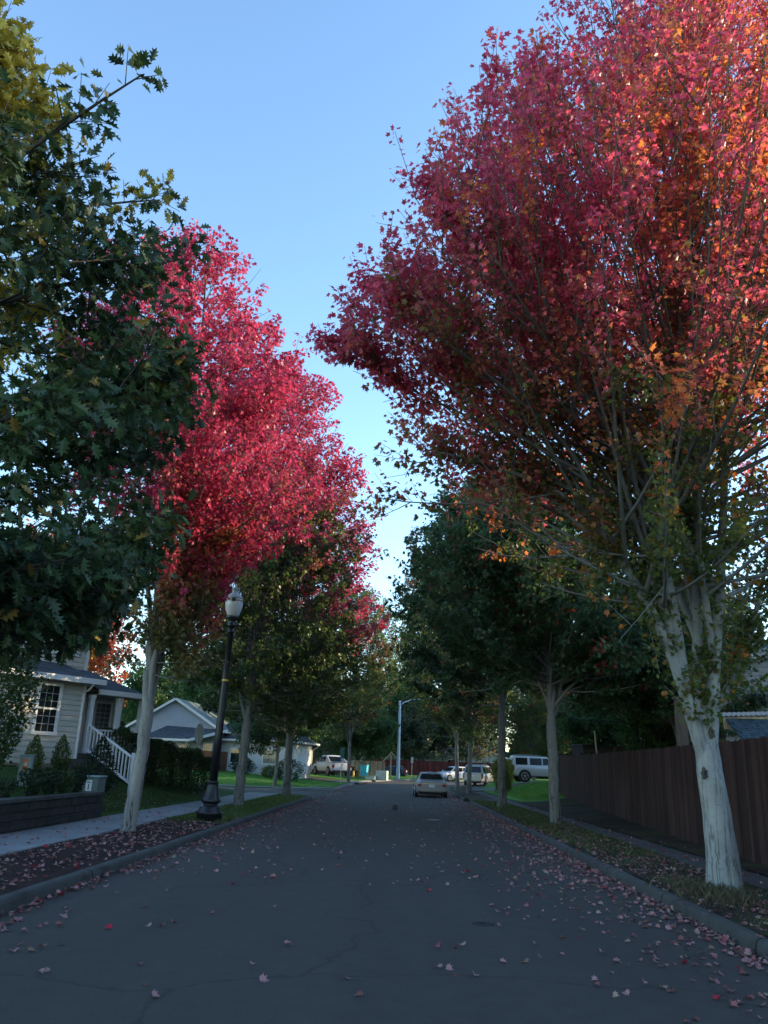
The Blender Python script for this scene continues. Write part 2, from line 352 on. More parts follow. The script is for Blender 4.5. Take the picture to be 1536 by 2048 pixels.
# ------------------------------------------------------------------ the setting
def zroad(x, y): return .25*ss(62, 96, np.asarray(y, float))
def zleft(x, y):                               # lawn of the house on the left
    x = np.asarray(x, float); y = np.asarray(y, float); d = np.maximum(0, -7.6-x)
    top = 1.22-.75*ss(32.5, 42, y)
    slope = .15+(top-.15)*ss(-.4, 3.6, d)*ss(0, .15, d)
    wall = np.where(d > .22, .70+(top-.70)*ss(0, 3.2, d), .08)
    k = ss(21.6, 22.6, y); return wall*(1-k)+slope*k
def zfar(x, y):                                # corner lot across the side street, rising away from both kerbs
    x = np.asarray(x, float); y = np.asarray(y, float)
    xk = np.interp(y, [50, 64, 73, 82, 90, 98, 106, 112, 140], [-4.3, -4.3, -3.9, -2.8, -.5, 3.5, 10, 20, 40])
    d = np.minimum(np.maximum(xk-x, 0), np.maximum(y-52, 0)); return .14+.02+.7*ss(1.2, 12, d)*np.where(y > 86, .65, 1)+zroad(x, y)*.3
def zright(x, y):
    x = np.asarray(x, float); y = np.asarray(y, float)
    return .15+.05*ss(3.75, 6, x)+.5*ss(6, 11, x)*ss(38, 58, y)+.25*ss(6.5, 9, x)
def grid(name, xs, ys, zf, mat, dz=0, mask=None, label=None):
    X, Y = np.meshgrid(xs, ys); Z = zf(X, Y)+dz
    V = np.stack([X, Y, Z], -1).reshape(-1, 3); n = len(xs); i = np.arange(len(ys)-1)[:, None]*n; j = np.arange(n-1)[None]
    Fc = np.stack([i+j, i+j+1, i+n+j+1, i+n+j], -1).reshape(-1, 4)
    if mask is not None:
        c = V[Fc].mean(1); Fc = Fc[mask(c[:, 0], c[:, 1])]
    o = link(name, np_mesh(name, V, Fc, True), mat); o['kind'] = 'structure'; return o
def strip(name, path, off0, off1, zf, mat, dz=0, n=1, drop=0):
    """ribbon following a plan path, between two lateral offsets"""
    P = np.asarray(path, float); T = np.gradient(P, axis=0); T /= np.linalg.norm(T, axis=1)[:, None]
    N = np.stack([T[:, 1], -T[:, 0]], 1)       # to the right of travel
    offs = np.linspace(off0, off1, n+1)
    XY = P[:, None]+N[:, None]*offs[None, :, None]
    Z = zf(XY[..., 0], XY[..., 1])+dz
    V = np.concatenate([XY, Z[..., None]], -1); cols = n+1
    if drop:                                   # downturned edges
        a = V[:, :1].copy(); a[..., 2] -= drop; b = V[:, -1:].copy(); b[..., 2] -= drop
        V = np.concatenate([a, V, b], 1); cols += 2
    m = len(P); i = np.arange(m-1)[:, None]*cols; j = np.arange(cols-1)[None]
    Fc = np.stack([i+j, i+j+1, i+cols+j+1, i+cols+j], -1).reshape(-1, 4)
    o = link(name, np_mesh(name, V.reshape(-1, 3), Fc, False), mat); o['kind'] = 'structure'; return o
def dense(pts, step=.5):
    P = np.asarray(pts, float); out = []
    for a, b in zip(P[:-1], P[1:]):
        k = max(1, int(np.linalg.norm(b-a)/step)); out += [a+(b-a)*t/k for t in range(k)]
    return np.array(out+[P[-1]])
def arc(cx, cy, r, a0, a1, n=10):
    return [(cx+r*math.cos(R(a0+(a1-a0)*k/n)), cy+r*math.sin(R(a0+(a1-a0)*k/n))) for k in range(n+1)]
def kerb(name, path, side, mat, zb=zroad):
    """kerb stone: rounded top section swept along path; side=+1 puts the land on the right of travel"""
    P = dense(path, .6); T = np.gradient(P, axis=0); T /= np.linalg.norm(T, axis=1)[:, None]
    N = np.stack([T[:, 1], -T[:, 0]], 1)*side
    rng_ = np.random.default_rng(3); sec = [(-.012, -.05), (0, .0), (.012, .095), (.03, .128), (.06, .142), (.15, .146), (.16, .05)]
    V = np.zeros((len(P), len(sec), 3)); wob = np.cumsum(rng_.normal(0, .002, len(P))); wob -= np.linspace(wob[0], wob[-1], len(P))
    for k, (o_, z_) in enumerate(sec):
        xy = P+N*(o_+wob[:, None]); V[:, k, :2] = xy; V[:, k, 2] = zb(P[:, 0], P[:, 1])+z_
    n = len(sec); i = np.arange(len(P)-1)[:, None]*n; j = np.arange(n-1)[None]
    Fc = np.stack([i+j, i+j+1, i+n+j+1, i+n+j], -1).reshape(-1, 4); flat = list(Fc.ravel())+list(range(n))+list(range((len(P)-1)*n, len(P)*n))
    o = link(name, np_mesh(name, V.reshape(-1, 3), flat, False, None, [4]*len(Fc)+[n, n]), mat); o['kind'] = 'structure'; return o

CURVE_L = [(-4.3, 64), (-3.9, 73), (-2.8, 82), (-.5, 90), (3.5, 98), (10, 106), (20, 112)]
CURVE_R = [(3.6, 62), (4.1, 70), (5.2, 76), (8, 84), (12.5, 92), (20, 99)]
big = MB(); big.add([(-900, -300, -.35), (900, -300, -.35), (900, 1500, -.35), (-900, 1500, -.35)], [(0, 1, 2, 3)])
o = big.build('ground', M['earth']); o['kind'] = 'structure'
xs = np.arange(-7, 46, 1.); ys = np.concatenate([np.arange(-30, 40, 2.), np.arange(40, 130, 1.)])
grid('road', xs, ys, zroad, M['asphalt'])
grid('side_road', np.arange(-90, -3.9, 1.2), np.arange(41, 56, 1.), lambda x, y: .004+0*x, M['asphalt2'])
# left, near block
KL = [(-4.2, -12), (-4.2, 41)]+arc(-7.7, 41, 3.5, 0, 90)[1:]+[(-60, 44.5)]
kerb('kerb_left', KL, -1, M['kerb'])
lp = dense([(-4.2, -12), (-4.2, 41)], 1)
strip('verge_left', lp, -.15, -1.85, lambda x, y: .135+.02*np.sin(y*.9+x*2)*.6+0*x, M['strip'], 0, 4)
strip('verge_corner', dense([(-4.2, 41)]+arc(-7.7, 41, 3.5, 0, 90)[1:]+[(-12, 44.5)], .5), -.15, -1.2, lambda x, y: .14+0*x, M['strip'], 0, 2)
mbw = MB(); y = -8.0; rr = random.Random(5)      # sidewalk flags, each slab of its own with a pale chamfered joint
while y < 42.4:
    y2 = y+1.5; t = rr.uniform(-.006, .006)
    mbw.box((-7.6, y+.012, -.1), (-6.07, y2-.012, .158+t)); y = y2
o = mbw.build('sidewalk_left', M['walk'], bevel=.012); o['kind'] = 'structure'
mbj = MB().box((-7.59, -8, -.1), (-6.08, 42.4, .142)); o = mbj.build('sidewalk_joint_bed', M['kerbL']); o['kind'] = 'structure'
xl = np.concatenate([np.arange(-45, -14, 2.), np.arange(-14, -8.2, .4), [-8.2, -8.0, -7.9, -7.8, -7.75, -7.68, -7.6]])
grid('lawn_left', xl, np.concatenate([np.arange(-8, 20, 1.), np.arange(20, 24, .2), np.arange(24, 43.5, .5)]), zleft, M['lawn'])
# left, far block
KF = [(-60, 52), (-7.9, 52)]+arc(-7.9, 55.6, 3.6, -90, 0)[1:]+CURVE_L[0:2]
kerb('kerb_corner', KF, -1, M['kerbL'])
kerb('kerb_bend', CURVE_L[3:], -1, M['kerbL'])
def zlip(x, y):
    xk = np.interp(y, [73, 82, 90], [-3.9, -2.8, -.5]); return zroad(x, y)*.6+.02+.20*ss(-.05, .13, xk-x)
strip('driveway_lip', dense(CURVE_L[1:4], .7), .08, -.5, zlip, M['kerbL'], 0, 8)
xf = np.concatenate([np.arange(-70, -20, 2.5), np.arange(-20, 22, .5)])
def in_far(x, y):
    xk = np.interp(y, [50, 52, 53, 55.6, 64, 73, 82, 90, 98, 106, 112, 140], [-60, -9, -5.4, -4.45, -4.45, -4.05, -2.95, -.65, 3.2, 9.6, 19.4, 40])
    return (x < xk-.1) & (y > 52.2)
grid('lawn_far', xf, np.concatenate([np.arange(52, 112, .5), np.arange(112, 190, 4.)]), lambda x, y: np.where(in_far(x, y) | (x < -4.5), zfar(x, y), zroad(x, y)-.1), M['lawn2'], mask=lambda x, y: in_far(x, y))
fp = dense([(-60, 52), (-7.9, 52)]+arc(-7.9, 55.6, 3.6, -90, 0)[1:]+CURVE_L[:2], .6)
strip('sidewalk_far', fp, -.16, -1.7, zfar, M['walk'], .012, 3)
strip('verge_far', dense([(-4.3, 58), (-4.3, 64), (-3.9, 73)], .6), -.2, -1.55, zfar, M['lawn2'], .03, 3)
strip('driveway', dense([(-3.2, 77.5), (-5, 77.6), (-7.5, 78.2), (-14, 79)], .6), -3.2, 3.0, zfar, M['asphalt2'], .02, 6)
strip('driveway_apron', dense([(-2.9, 77.2), (-5.2, 77.5)], .5), -3.6, 3.6, zfar, M['walk'], .032, 6)
# right
KR1 = [(3.6, -12), (3.6, 43.2), (3.85, 44)]
KR2 = [(3.6, 47), (3.6, 62)]+CURVE_R[1:]
kerb('kerb_right', KR1, 1, M['kerb']); kerb('kerb_right_far', KR2, 1, M['kerb'])
rp = dense([(3.6, -12), (3.6, 62)]+CURVE_R[1:], .7)
strip('verge_right', rp, .15, 1.75, lambda x, y: .145+.02*np.sin(y*1.3)*np.sin(x*3)+zroad(x, y), M['dirt'], 0, 5)
strip('sidewalk_right', rp, 1.75, 3.0, lambda x, y: .165+zroad(x, y), M['walk_r'], 0, 2, .1)
strip('sidewalk_ramp', dense([(3.7, 44.9), (5.4, 44.9)], .3), -1.1, 1.1, lambda x, y: .02+.15*ss(3.7, 5, x), M['walk_r'], .005, 2)
grid('subsoil', np.array([3.74, 4.5, 5.5, 6.5, 8, 12, 20]), np.arange(-12, 62, 2.), lambda x, y: .10+0*x, M['dirt'])
def in_right(x, y):
    xk = np.interp(y, [-20, 62, 70, 76, 84, 92, 99], [6.0, 6.0, 7, 8.2, 11, 15, 22]); return (x > xk) & (y < 99)
grid('lawn_right', np.concatenate([np.arange(6, 20, .5), np.arange(20, 80, 3.)]), np.arange(-12, 110, 1.), zright, M['lawn2'], mask=lambda x, y: in_right(x, y) & (y > 43))
grid('yard_right', np.concatenate([np.arange(6, 20, .5), np.arange(20, 80, 3.)]), np.arange(-12, 46, 1.), zright, M['dirt'], -.01, mask=lambda x, y: in_right(x, y) & (y <= 44))
strip('driveway_right', dense([(5.8, 64), (9, 62.5), (20, 61.5)], .6), -2.2, 2.6, zright, M['asphalt2'], .03, 4)

# ------------------------------------------------------------------ foliage tools
def lobes(pts):                                # star-shaped outline around (0,cy): half given, mirrored
    half = pts; full = half+[(-x, y) for x, y in reversed(half) if abs(x) > 1e-6]; return np.array(full)
MAPLE = lobes([(0, 1.0), (.13, .62), (.40, .74), (.30, .44), (.55, .40), (.38, .22), (.30, .0), (.06, .04)])
MAPLE6 = lobes([(0, 1.0), (.15, .58), (.46, .64), (.30, .32), (.30, .0)])
OAK = lobes([(0, 1.0), (.09, .80), (.26, .84), (.10, .62), (.36, .62), (.12, .40), (.30, .33), (.09, .17), (.02, 0)])
QUAD = np.array([(0, 1.), (.36, .45), (0, 0.), (-.36, .5)])
def leaves_np(shape, P, T, N, size, fold=.12):
    """leaf outlines fanned round a centre vertex. P petiole end, T tip direction, N face normal"""
    n = len(P); B = np.cross(N, T)
    if len(shape) == 4:
        L = shape; Z = np.array([0, fold, 0, fold])
    else:
        L = np.vstack([[0, .38], shape]); Z = np.abs(L[:, 0])*fold*2-.06*L[:, 1]**2
    V = P[:, None]+size[:, None, None]*(L[None, :, :1]*B[:, None]+L[None, :, 1:2]*T[:, None]+Z[None, :, None]*N[:, None])
    k = len(L); base = np.arange(n)[:, None, None]*k
    if len(shape) == 4: F_ = np.array([[0, 1, 2], [0, 2, 3]])
    else:
        m = k-1; F_ = np.array([[0, 1+(i+1) % m, 1+i] for i in range(m)])
    return V.reshape(-1, 3), (base+F_[None]).reshape(-1, 3), k
def unit(a): return a/(np.linalg.norm(a, axis=-1, keepdims=True)+1e-9)
def bez(a, b, c, n=7):
    t = np.linspace(0, 1, n)[:, None]; return (1-t)**2*a+2*t*(1-t)*b+t*t*c
UP = np.array([0, 0, 1.])
class Tree:
    """skeleton inside a crown profile, then leafy shoots"""
    def __init__(s, seed, axis, zr, lump=.14, squash=(1, 1)):
        s.r = np.random.default_rng(seed); s.axis = np.asarray(axis, float); s.zr = np.asarray(zr, float)
        s.ph = s.r.uniform(0, 6.28, 6); s.lump = lump; s.squash = squash; s.lines = []; s.sh = []
    def env(s, P):                             # <1 inside
        P = np.atleast_2d(P); ax = s.axis
        cx = np.interp(P[:, 2], ax[:, 2], ax[:, 0]); cy = np.interp(P[:, 2], ax[:, 2], ax[:, 1])
        dx = (P[:, 0]-cx)/s.squash[0]; dy = (P[:, 1]-cy)/s.squash[1]; a = np.arctan2(dy, dx)
        r = np.interp(P[:, 2], s.zr[:, 0], s.zr[:, 1], left=0.01, right=0.01)
        z = P[:, 2]
        l = 1+s.lump*(np.sin(2*a+s.ph[0]+z*.5)+.8*np.sin(3*a+s.ph[1]-z*.9)+.7*np.sin(5*a+s.ph[2]+z*1.5)+.5*np.sin(z*2.2+s.ph[3]))*.6
        return np.hypot(dx, dy)/(r*l+1e-6)
    def centre(s, z):
        ax = s.axis; return np.array([np.interp(z, ax[:, 2], ax[:, 0]), np.interp(z, ax[:, 2], ax[:, 1]), z])
    def limb(s, pts, rad, hue=None): s.lines.append((np.asarray(pts, float), np.asarray(rad, float), s.r.normal() if hue is None else hue, 0))
    def auto_limbs(s, n, fork, r0, spread=.62, z0=.5, zj=1.0):
        r = s.r; zmin, zmax = s.zr[0, 0], s.zr[-1, 0]
        for i in range(n):
            a = 6.283*(i+r.uniform(-.3, .3))/n*1.0; zs = fork+r.uniform(0, zj); b = s.centre(zs)
            ze = zmin+(zmax-zmin)*r.uniform(z0, .97); re = np.interp(ze, s.zr[:, 0], s.zr[:, 1])*r.uniform(.3, spread)
            e = s.centre(ze)+np.array([math.cos(a)*re*s.squash[0], math.sin(a)*re*s.squash[1], 0])
            mid = b+np.array([math.cos(a)*re*.42, math.sin(a)*re*.42, (ze-zs)*.38])
            p = bez(b, mid, e, 10); p[1:-1] += r.normal(0, .05, (8, 3)); s.limb(p, np.linspace(r0*r.uniform(.75, 1.05), .02, 10))
    def seconds(s, per, t0=.1, low_el=5, high_el=62, frac=.36, minz=0):
        r = s.r; zmin, zmax = s.zr[0, 0], s.zr[-1, 0]
        for pts, rad, hue, lev in list(s.lines):
            if lev: continue
            L = np.linalg.norm(np.diff(pts, axis=0), axis=1).sum(); k = max(3, int(per*L/8))
            for _ in range(k):
                t = t0+(1-t0)*r.random()**.85; q = t*(len(pts)-1); i = min(int(q), len(pts)-2); p = pts[i]+(pts[i+1]-pts[i])*(q-i)
                if s.env(p)[0] > 1.0 or p[2] < minz: continue
                rr_ = rad[i]*(1-(q-i))+rad[i+1]*(q-i); c = s.centre(p[2]); o = p-c
                a = math.atan2(o[1], o[0])+r.normal(0, 1.0); h = np.clip((p[2]-zmin)/(zmax-zmin), 0, 1)
                el = R(low_el+(high_el-low_el)*h+r.normal(0, 12)); d = np.array([math.cos(a)*math.cos(el), math.sin(a)*math.cos(el), math.sin(el)])
                Ls = np.linspace(.4, 6.5, 26); ok = s.env(p+d*Ls[:, None]+UP*(.05*Ls**2)[:, None]) < 1.0
                ln = Ls[max(0, (len(Ls) if ok.all() else int(np.argmin(ok)))-1)]*r.uniform(.72, 1.02)
                e = p+d*ln+UP*.05*ln**2; m = p+d*ln*.5-UP*.02*ln
                s.lines.append((bez(p, m, e, 6), np.linspace(min(rr_*.6, .008+.007*ln), .006, 6), hue*.7+r.normal()*.7, 1))
    def thirds(s, per, ln=(.5, 1.5)):
        r = s.r
        for pts, rad, hue, lev in list(s.lines):
            k = int(per*(1 if lev == 1 else 1.4)); n0 = .25 if lev == 1 else .45
            for _ in range(k):
                t = n0+(1-n0)*r.random(); q = t*(len(pts)-1); i = min(int(q), len(pts)-2); p = pts[i]+(pts[i+1]-pts[i])*(q-i)
                tg = unit(pts[i+1]-pts[i]); o = p-s.centre(p[2]); o[2] = 0; o = unit(o)
                d = unit(tg*.7+o*.35+UP*.35+r.normal(0, .55, 3)); l = r.uniform(*ln); e = p+d*l
                if s.env(e)[0] > 1.06: continue
                s.lines.append((bez(p, p+d*l*.5+r.normal(0, .05, 3), e, 4), np.linspace(.010, .004, 4), hue+r.normal()*.3, 2))
    def shoots(s, n, ln=(.3, .75), up=.45, tip=True, droop=0, w0=1.0, low=None):
        r = s.r; src = [l for l in s.lines if l[3] >= 1]+[l for l in s.lines if l[3] == 0]
        L = np.array([np.linalg.norm(np.diff(l[0], axis=0), axis=1).sum()*(1 if l[3] else w0*.35) for l in src]); pr = L/L.sum()
        pick = r.choice(len(src), n*(4 if low else 2), p=pr); A = []; D = []; Hh = []
        for q_ in pick:
            pts, rad, hue, lev = src[q_]; lo = (.45, .12, .0)[lev]
            t = lo+(1-lo)*r.random(); q = t*(len(pts)-1); i = min(int(q), len(pts)-2)
            A.append(pts[i]+(pts[i+1]-pts[i])*(q-i)); D.append(pts[i+1]-pts[i]); Hh.append(hue)
        if tip:
            for l in src:
                if l[3] >= 1: A.append(l[0][-1]); D.append(l[0][-1]-l[0][-2]); Hh.append(l[2])
        A = np.array(A); D = unit(np.array(D)); Hh = np.array(Hh)
        c = np.stack([np.interp(A[:, 2], s.axis[:, 2], s.axis[:, k]) for k in (0, 1)], 1); O = np.zeros_like(A); O[:, :2] = A[:, :2]-c; O = unit(O)
        D = unit(D*.7+O*.35+UP*(up-droop)+r.normal(0, .42, A.shape)); l = r.uniform(ln[0], ln[1], len(A))
        E_ = A+D*l[:, None]; ok = s.env(E_) < 1.12
        if low: ok &= r.random(len(A)) < np.clip(low[2]+(1-low[2])*np.exp(-np.maximum(0, A[:, 2]-low[0])/low[1]), 0, 1)
        idx = np.where(ok)[0]
        if len(idx) > n: idx = r.permutation(idx)[:n]
        s.A, s.E, s.hue = A[idx], E_[idx], Hh[idx]+r.normal(0, .25, len(idx)); return s
    def deck(s, k0, k1, per, ln=(.25, .6), t0=.55):    # leafy shoots along the outer part of chosen limbs
        r = s.r; A = []; D = []
        for pts, rad, hue, lev in s.lines[k0:k1]:
            for _ in range(per):
                q = (t0+(1-t0)*r.random())*(len(pts)-1); i = min(int(q), len(pts)-2); A.append(pts[i]+(pts[i+1]-pts[i])*(q-i)); D.append(unit(pts[i+1]-pts[i]))
        A = np.array(A); D = unit(np.array(D)*.5+UP*.4+r.normal(0, .5, A.shape)); s.A = np.concatenate([s.A, A]); s.E = np.concatenate([s.E, A+D*r.uniform(*ln, len(A))[:, None]]); s.hue = np.concatenate([s.hue, r.normal(0, .6, len(A))])
    def foliage(s, name, mat, parent, shape, per, size, colf, spread=.12, flat=.6, hang=.45, fold=.12):
        r = s.r; n = len(s.A); k = np.repeat(np.arange(n), per); m = len(k)
        t = r.uniform(.05, 1.05, m)[:, None]; ax = s.E[k]-s.A[k]; d = unit(ax)
        side = unit(np.cross(d, r.normal(size=(m, 3))))
        P = s.A[k]+ax*t+side*(spread*r.uniform(.3, 1, m))[:, None]
        Tt = unit(side*.8+d*.35-UP*hang+r.normal(0, .35, (m, 3)))
        N = unit(UP*flat+d*.15+r.normal(0, .55, (m, 3))); N = unit(N-Tt*(N*Tt).sum(1)[:, None])
        sz = size*r.uniform(.65, 1.2, m); V, Fc, kk = leaves_np(shape, P, Tt, N, sz, fold)
        col = np.clip(colf(P, s.hue[k], s.env(P), r), .002, .95)
        return link(name, np_mesh(name, V, Fc, False, np.repeat(col, kk, 0)), mat, parent)
    def wood(s, name, mat, parent, twigs=True, extra=()):
        Vs = []; Fs = []; b = 0
        for pts, rad, hue, lev in list(extra)+s.lines:
            nn = 12 if rad[0] > .12 else (8 if rad[0] > .05 else (5 if rad[0] > .02 else 3)); V, Fc = tube_np(pts, rad, nn); Vs.append(V); Fs.append(Fc+b); b += len(V)
        if twigs:
            n = len(s.A); d = unit(s.E-s.A); x = unit(np.cross(d, np.array([.3, .2, 1.]))); y = np.cross(d, x); ring = []
            for a in (0, 2.094, 4.189): ring.append(x*math.cos(a)+y*math.sin(a))
            ring = np.stack(ring, 1); V = np.concatenate([s.A[:, None]+ring*.006, s.E[:, None]+ring*.003], 1).reshape(-1, 3)
            q = np.array([[0, 1, 4, 3], [1, 2, 5, 4], [2, 0, 3, 5]]); Fc = (np.arange(n)[:, None, None]*6+q[None]).reshape(-1, 4); Vs.append(V); Fs.append(Fc+b)
        return link(name, np_mesh(name, np.concatenate(Vs), np.concatenate(Fs), True), mat, parent)
def trunk_line(pts, rad, seed=0, n=14, wob=.02, flare=1.35):
    """smooth trunk polyline through a few points, with root flare"""
    P = np.asarray(pts, float); t = np.linspace(0, len(P)-1, n); Q = np.stack([np.interp(t, np.arange(len(P)), P[:, k]) for k in range(3)], 1)
    r = np.interp(t, np.arange(len(P)), rad); rg = np.random.default_rng(seed); Q[1:-1, :2] += rg.normal(0, wob, (n-2, 2)); h = Q[:, 2]-Q[0, 2]
    return (Q, r*(1+(flare-1)*np.exp(-h/.18)), 0, 0)
def mixcols(cols, wts):
    wts = np.clip(wts, 0, None); wts = wts/(wts.sum(1, keepdims=True)+1e-9); return wts@np.array(cols)
CRIM, PINK, RED, ORG, YEL, OLV, GRN, DGR, PUR = (.40, .035, .085), (.64, .095, .20), (.60, .045, .06), (.55, .19, .04), (.62, .42, .05), (.13, .14, .035), (.075, .14, .035), (.042, .085, .036), (.22, .032, .085)
def maple_col(z_red, width, low=(OLV, GRN), red=(CRIM, PINK, RED, PUR), orange=.12):
    """autumn colour by branch: tips and top turn first, inner and low leaves stay green"""
    def f(P, hue, env, r):
        env = np.minimum(env, 1.1); n = len(P); x = (P[:, 2]-z_red)/width+.9*(env-.75)+hue*.42+r.normal(0, .22, n)+.35*np.sin(P[:, 0]*1.1+P[:, 2]*.8)*np.cos(P[:, 1]*.9)
        wr = ss(-.5, .6, x); wo = orange*3*np.exp(-((x+.05)/.4)**2); g = 1-wr
        u = np.clip(hue*.3+.5+r.normal(0, .25, n), 0, 1); q = r.random(n)
        c = mixcols([red[0], red[1], red[2], red[3], ORG, low[0], low[1]], np.stack([wr*.9, wr*u*1.1, wr*.3*(q > .5), wr*.7*(1-u), wo, g*(.4+.5*q), g*(1-.6*q)], 1))
        return c*r.uniform(.75, 1.2, (n, 1))
    return f
def green_col(base=(DGR, GRN), accent=None, acc=.0):
    def f(P, hue, env, r):
        n = len(P); q = np.clip(.5+.28*hue+r.normal(0, .2, n), 0, 1); c = mixcols(base, np.stack([1-q, q], 1))
        if accent is not None:
            a = ((hue+.5*np.sin(P[:, 2]*1.3+P[:, 0]))*.5+r.normal(0, .3, n)) > acc; c = np.where(a[:, None], np.array(accent)*r.uniform(.7, 1.2, (n, 1)), c)
        return c*r.uniform(.75, 1.25, (n, 1))
    return f
# ------------------------------------------------------------------ street trees
G_L, G_R = 'maples along the left verge', 'maples along the right verge'
# the big pale-barked maple on the right
B = np.array([4.69, 12.57, .12])
root = empty('maple_tree', B, 0, 'huge crimson maple with pale multi-stemmed trunk by the brown fence', 'tree', G_R)
def lc(u, v, Y): return at(u, v, Y)-B
T = Tree(11, [(0, 0, 0), (-.1, 0, 4), (-.1, 0, 9), (.3, 0, 14), (.4, -.2, 18)], [(2.5, .6), (3.1, 2.4), (4.0, 3.9), (5.2, 4.9), (6.6, 5.5), (8.4, 5.9), (10, 5.2), (12, 4.05), (14, 3.1), (16, 2.3), (17.4, 1.2), (18, .3)], .16)
base_pts = [np.array([0, 0, -.12]), lc(1437, 1650, 12.57), lc(1418, 1530, 12.57), lc(1408, 1440, 12.6), lc(1400, 1350, 12.85)]
trunk = trunk_line(base_pts, [.25, .208, .185, .15, .06], 1, 18, .010, 1.25)
def limbpx(px, r0, r1=.03, ext=None):
    p = [lc(*q) for q in px]
    if ext is not None: p.append(p[-1]+np.array(ext))
    P = np.array(p); t = np.linspace(0, len(P)-1, 14); Q = np.stack([np.interp(t, np.arange(len(P)), P[:, k]) for k in range(3)], 1)
    for _ in range(2): Q[1:-1] = .25*Q[:-2]+.5*Q[1:-1]+.25*Q[2:]
    T.limb(Q, np.interp(np.linspace(0, 1, 14), [0, .1, .3, 1], [r0*.62, r0*.74, r0*.56, r1]))
limbpx([(1416, 1540, 12.57), (1396, 1480, 12.5), (1362, 1350, 12.35), (1318, 1235, 12.2), (1255, 1150, 12.0), (1205, 1045, 11.9), (1140, 985, 11.8), (1000, 930, 11.6), (860, 900, 11.4)], .15, .02)
limbpx([(1345, 1280, 12.3), (1325, 1200, 12.2), (1285, 1085, 12.3), (1240, 960, 12.5), (1180, 760, 12.7), (1100, 560, 13), (1040, 330, 13)], .12, .02)
limbpx([(1372, 1400, 12.4), (1352, 1250, 12.3), (1322, 1080, 12), (1270, 880, 11.6), (1200, 640, 11.2), (1140, 380, 11), (1080, 160, 11)], .14, .02)
limbpx([(1414, 1500, 12.6), (1406, 1440, 12.72), (1396, 1290, 13.0), (1388, 1150, 13.3), (1370, 900, 13.8), (1340, 600, 14), (1300, 300, 14.2), (1260, 20, 14.5)], .165, .025)
limbpx([(1417, 1540, 12.57), (1424, 1470, 12.5), (1428, 1330, 12.4), (1440, 1190, 12.3), (1448, 1040, 12.2), (1450, 820, 12), (1480, 520, 11.6), (1500, 200, 11.4)], .16, .025)
limbpx([(1424, 1300, 12.3), (1408, 1180, 12.1), (1390, 1040, 11.9), (1380, 860, 11.5), (1350, 560, 10.8), (1320, 260, 10.4)], .085, .02)
limbpx([(1432, 1420, 12.65), (1458, 1370, 12.9), (1492, 1310, 13.2), (1515, 1210, 13.6), (1560, 1000, 14), (1620, 760, 14)], .09, .02)
limbpx([(1215, 1065, 11.9), (1150, 900, 11.3), (1040, 800, 10.6), (900, 690, 10.2), (800, 600, 10)], .06, .012)
limbpx([(1160, 1000, 11.8), (1000, 860, 11.6), (840, 790, 11.4), (740, 730, 11.3), (650, 682, 11.3)], .04, .008)
limbpx([(1290, 1085, 12.2), (1180, 880, 12), (1010, 760, 11.8), (850, 640, 11.8), (716, 565, 11.9)], .05, .008)
limbpx([(1322, 1080, 12), (1220, 860, 11), (1110, 700, 10), (980, 520, 9.6), (850, 370, 9.5)], .05, .01)
T.auto_limbs(9, 3.2, .075, .8, .45, 2.4)
T.seconds(28, .12, 15, 76, minz=3.9); T.thirds(3.4)
T.shoots(4700, (.4, 1.05), .75, low=(6.5, 4, .7)); T.deck(7, 11, 8, (.2, .5), .75); T.deck(0, 7, 85, (.3, .8), .14); T.deck(11, 20, 70, (.3, .8), .14); T.deck(0, 20, 16, (.2, .5), .8); T.deck(20, 260, 4, (.25, .6), .3)
def glow_col(P, hue, env, r):                  # sun glow painted as orange and yellow into one side of this crown
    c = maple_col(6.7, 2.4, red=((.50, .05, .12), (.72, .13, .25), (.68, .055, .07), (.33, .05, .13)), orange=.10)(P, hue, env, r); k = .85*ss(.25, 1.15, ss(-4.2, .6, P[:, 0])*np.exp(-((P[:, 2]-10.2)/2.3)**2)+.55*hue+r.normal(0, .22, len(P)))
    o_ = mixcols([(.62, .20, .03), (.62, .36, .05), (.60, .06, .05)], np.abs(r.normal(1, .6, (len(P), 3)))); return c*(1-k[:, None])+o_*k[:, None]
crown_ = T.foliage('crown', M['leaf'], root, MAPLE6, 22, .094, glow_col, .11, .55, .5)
tw = T.wood('trunk', M['bark_pale'], root, True, [trunk])
# scars and branch stubs where limbs were lost
for (u, v, Y, rr_) in ((1410, 1547, 12.345, .04), (1424, 1466, 12.37, .038), (1340, 1205, 12.1, .025)):
    p = lc(u, v, Y); sc = MB().lathe([(rr_*1.5, -.03), (rr_*1.3, .012), (rr_*.8, .02), (rr_*.3, .004)], 12)
    sc.v = [(p[0]+a_*.8+.008*math.sin(i_*3), p[1]-c_, p[2]+b_*1.4+.012*math.cos(i_*2)) for i_, (a_, b_, c_) in enumerate(sc.v)]; sc.build('branch_scar', M['bark_dark'], root)

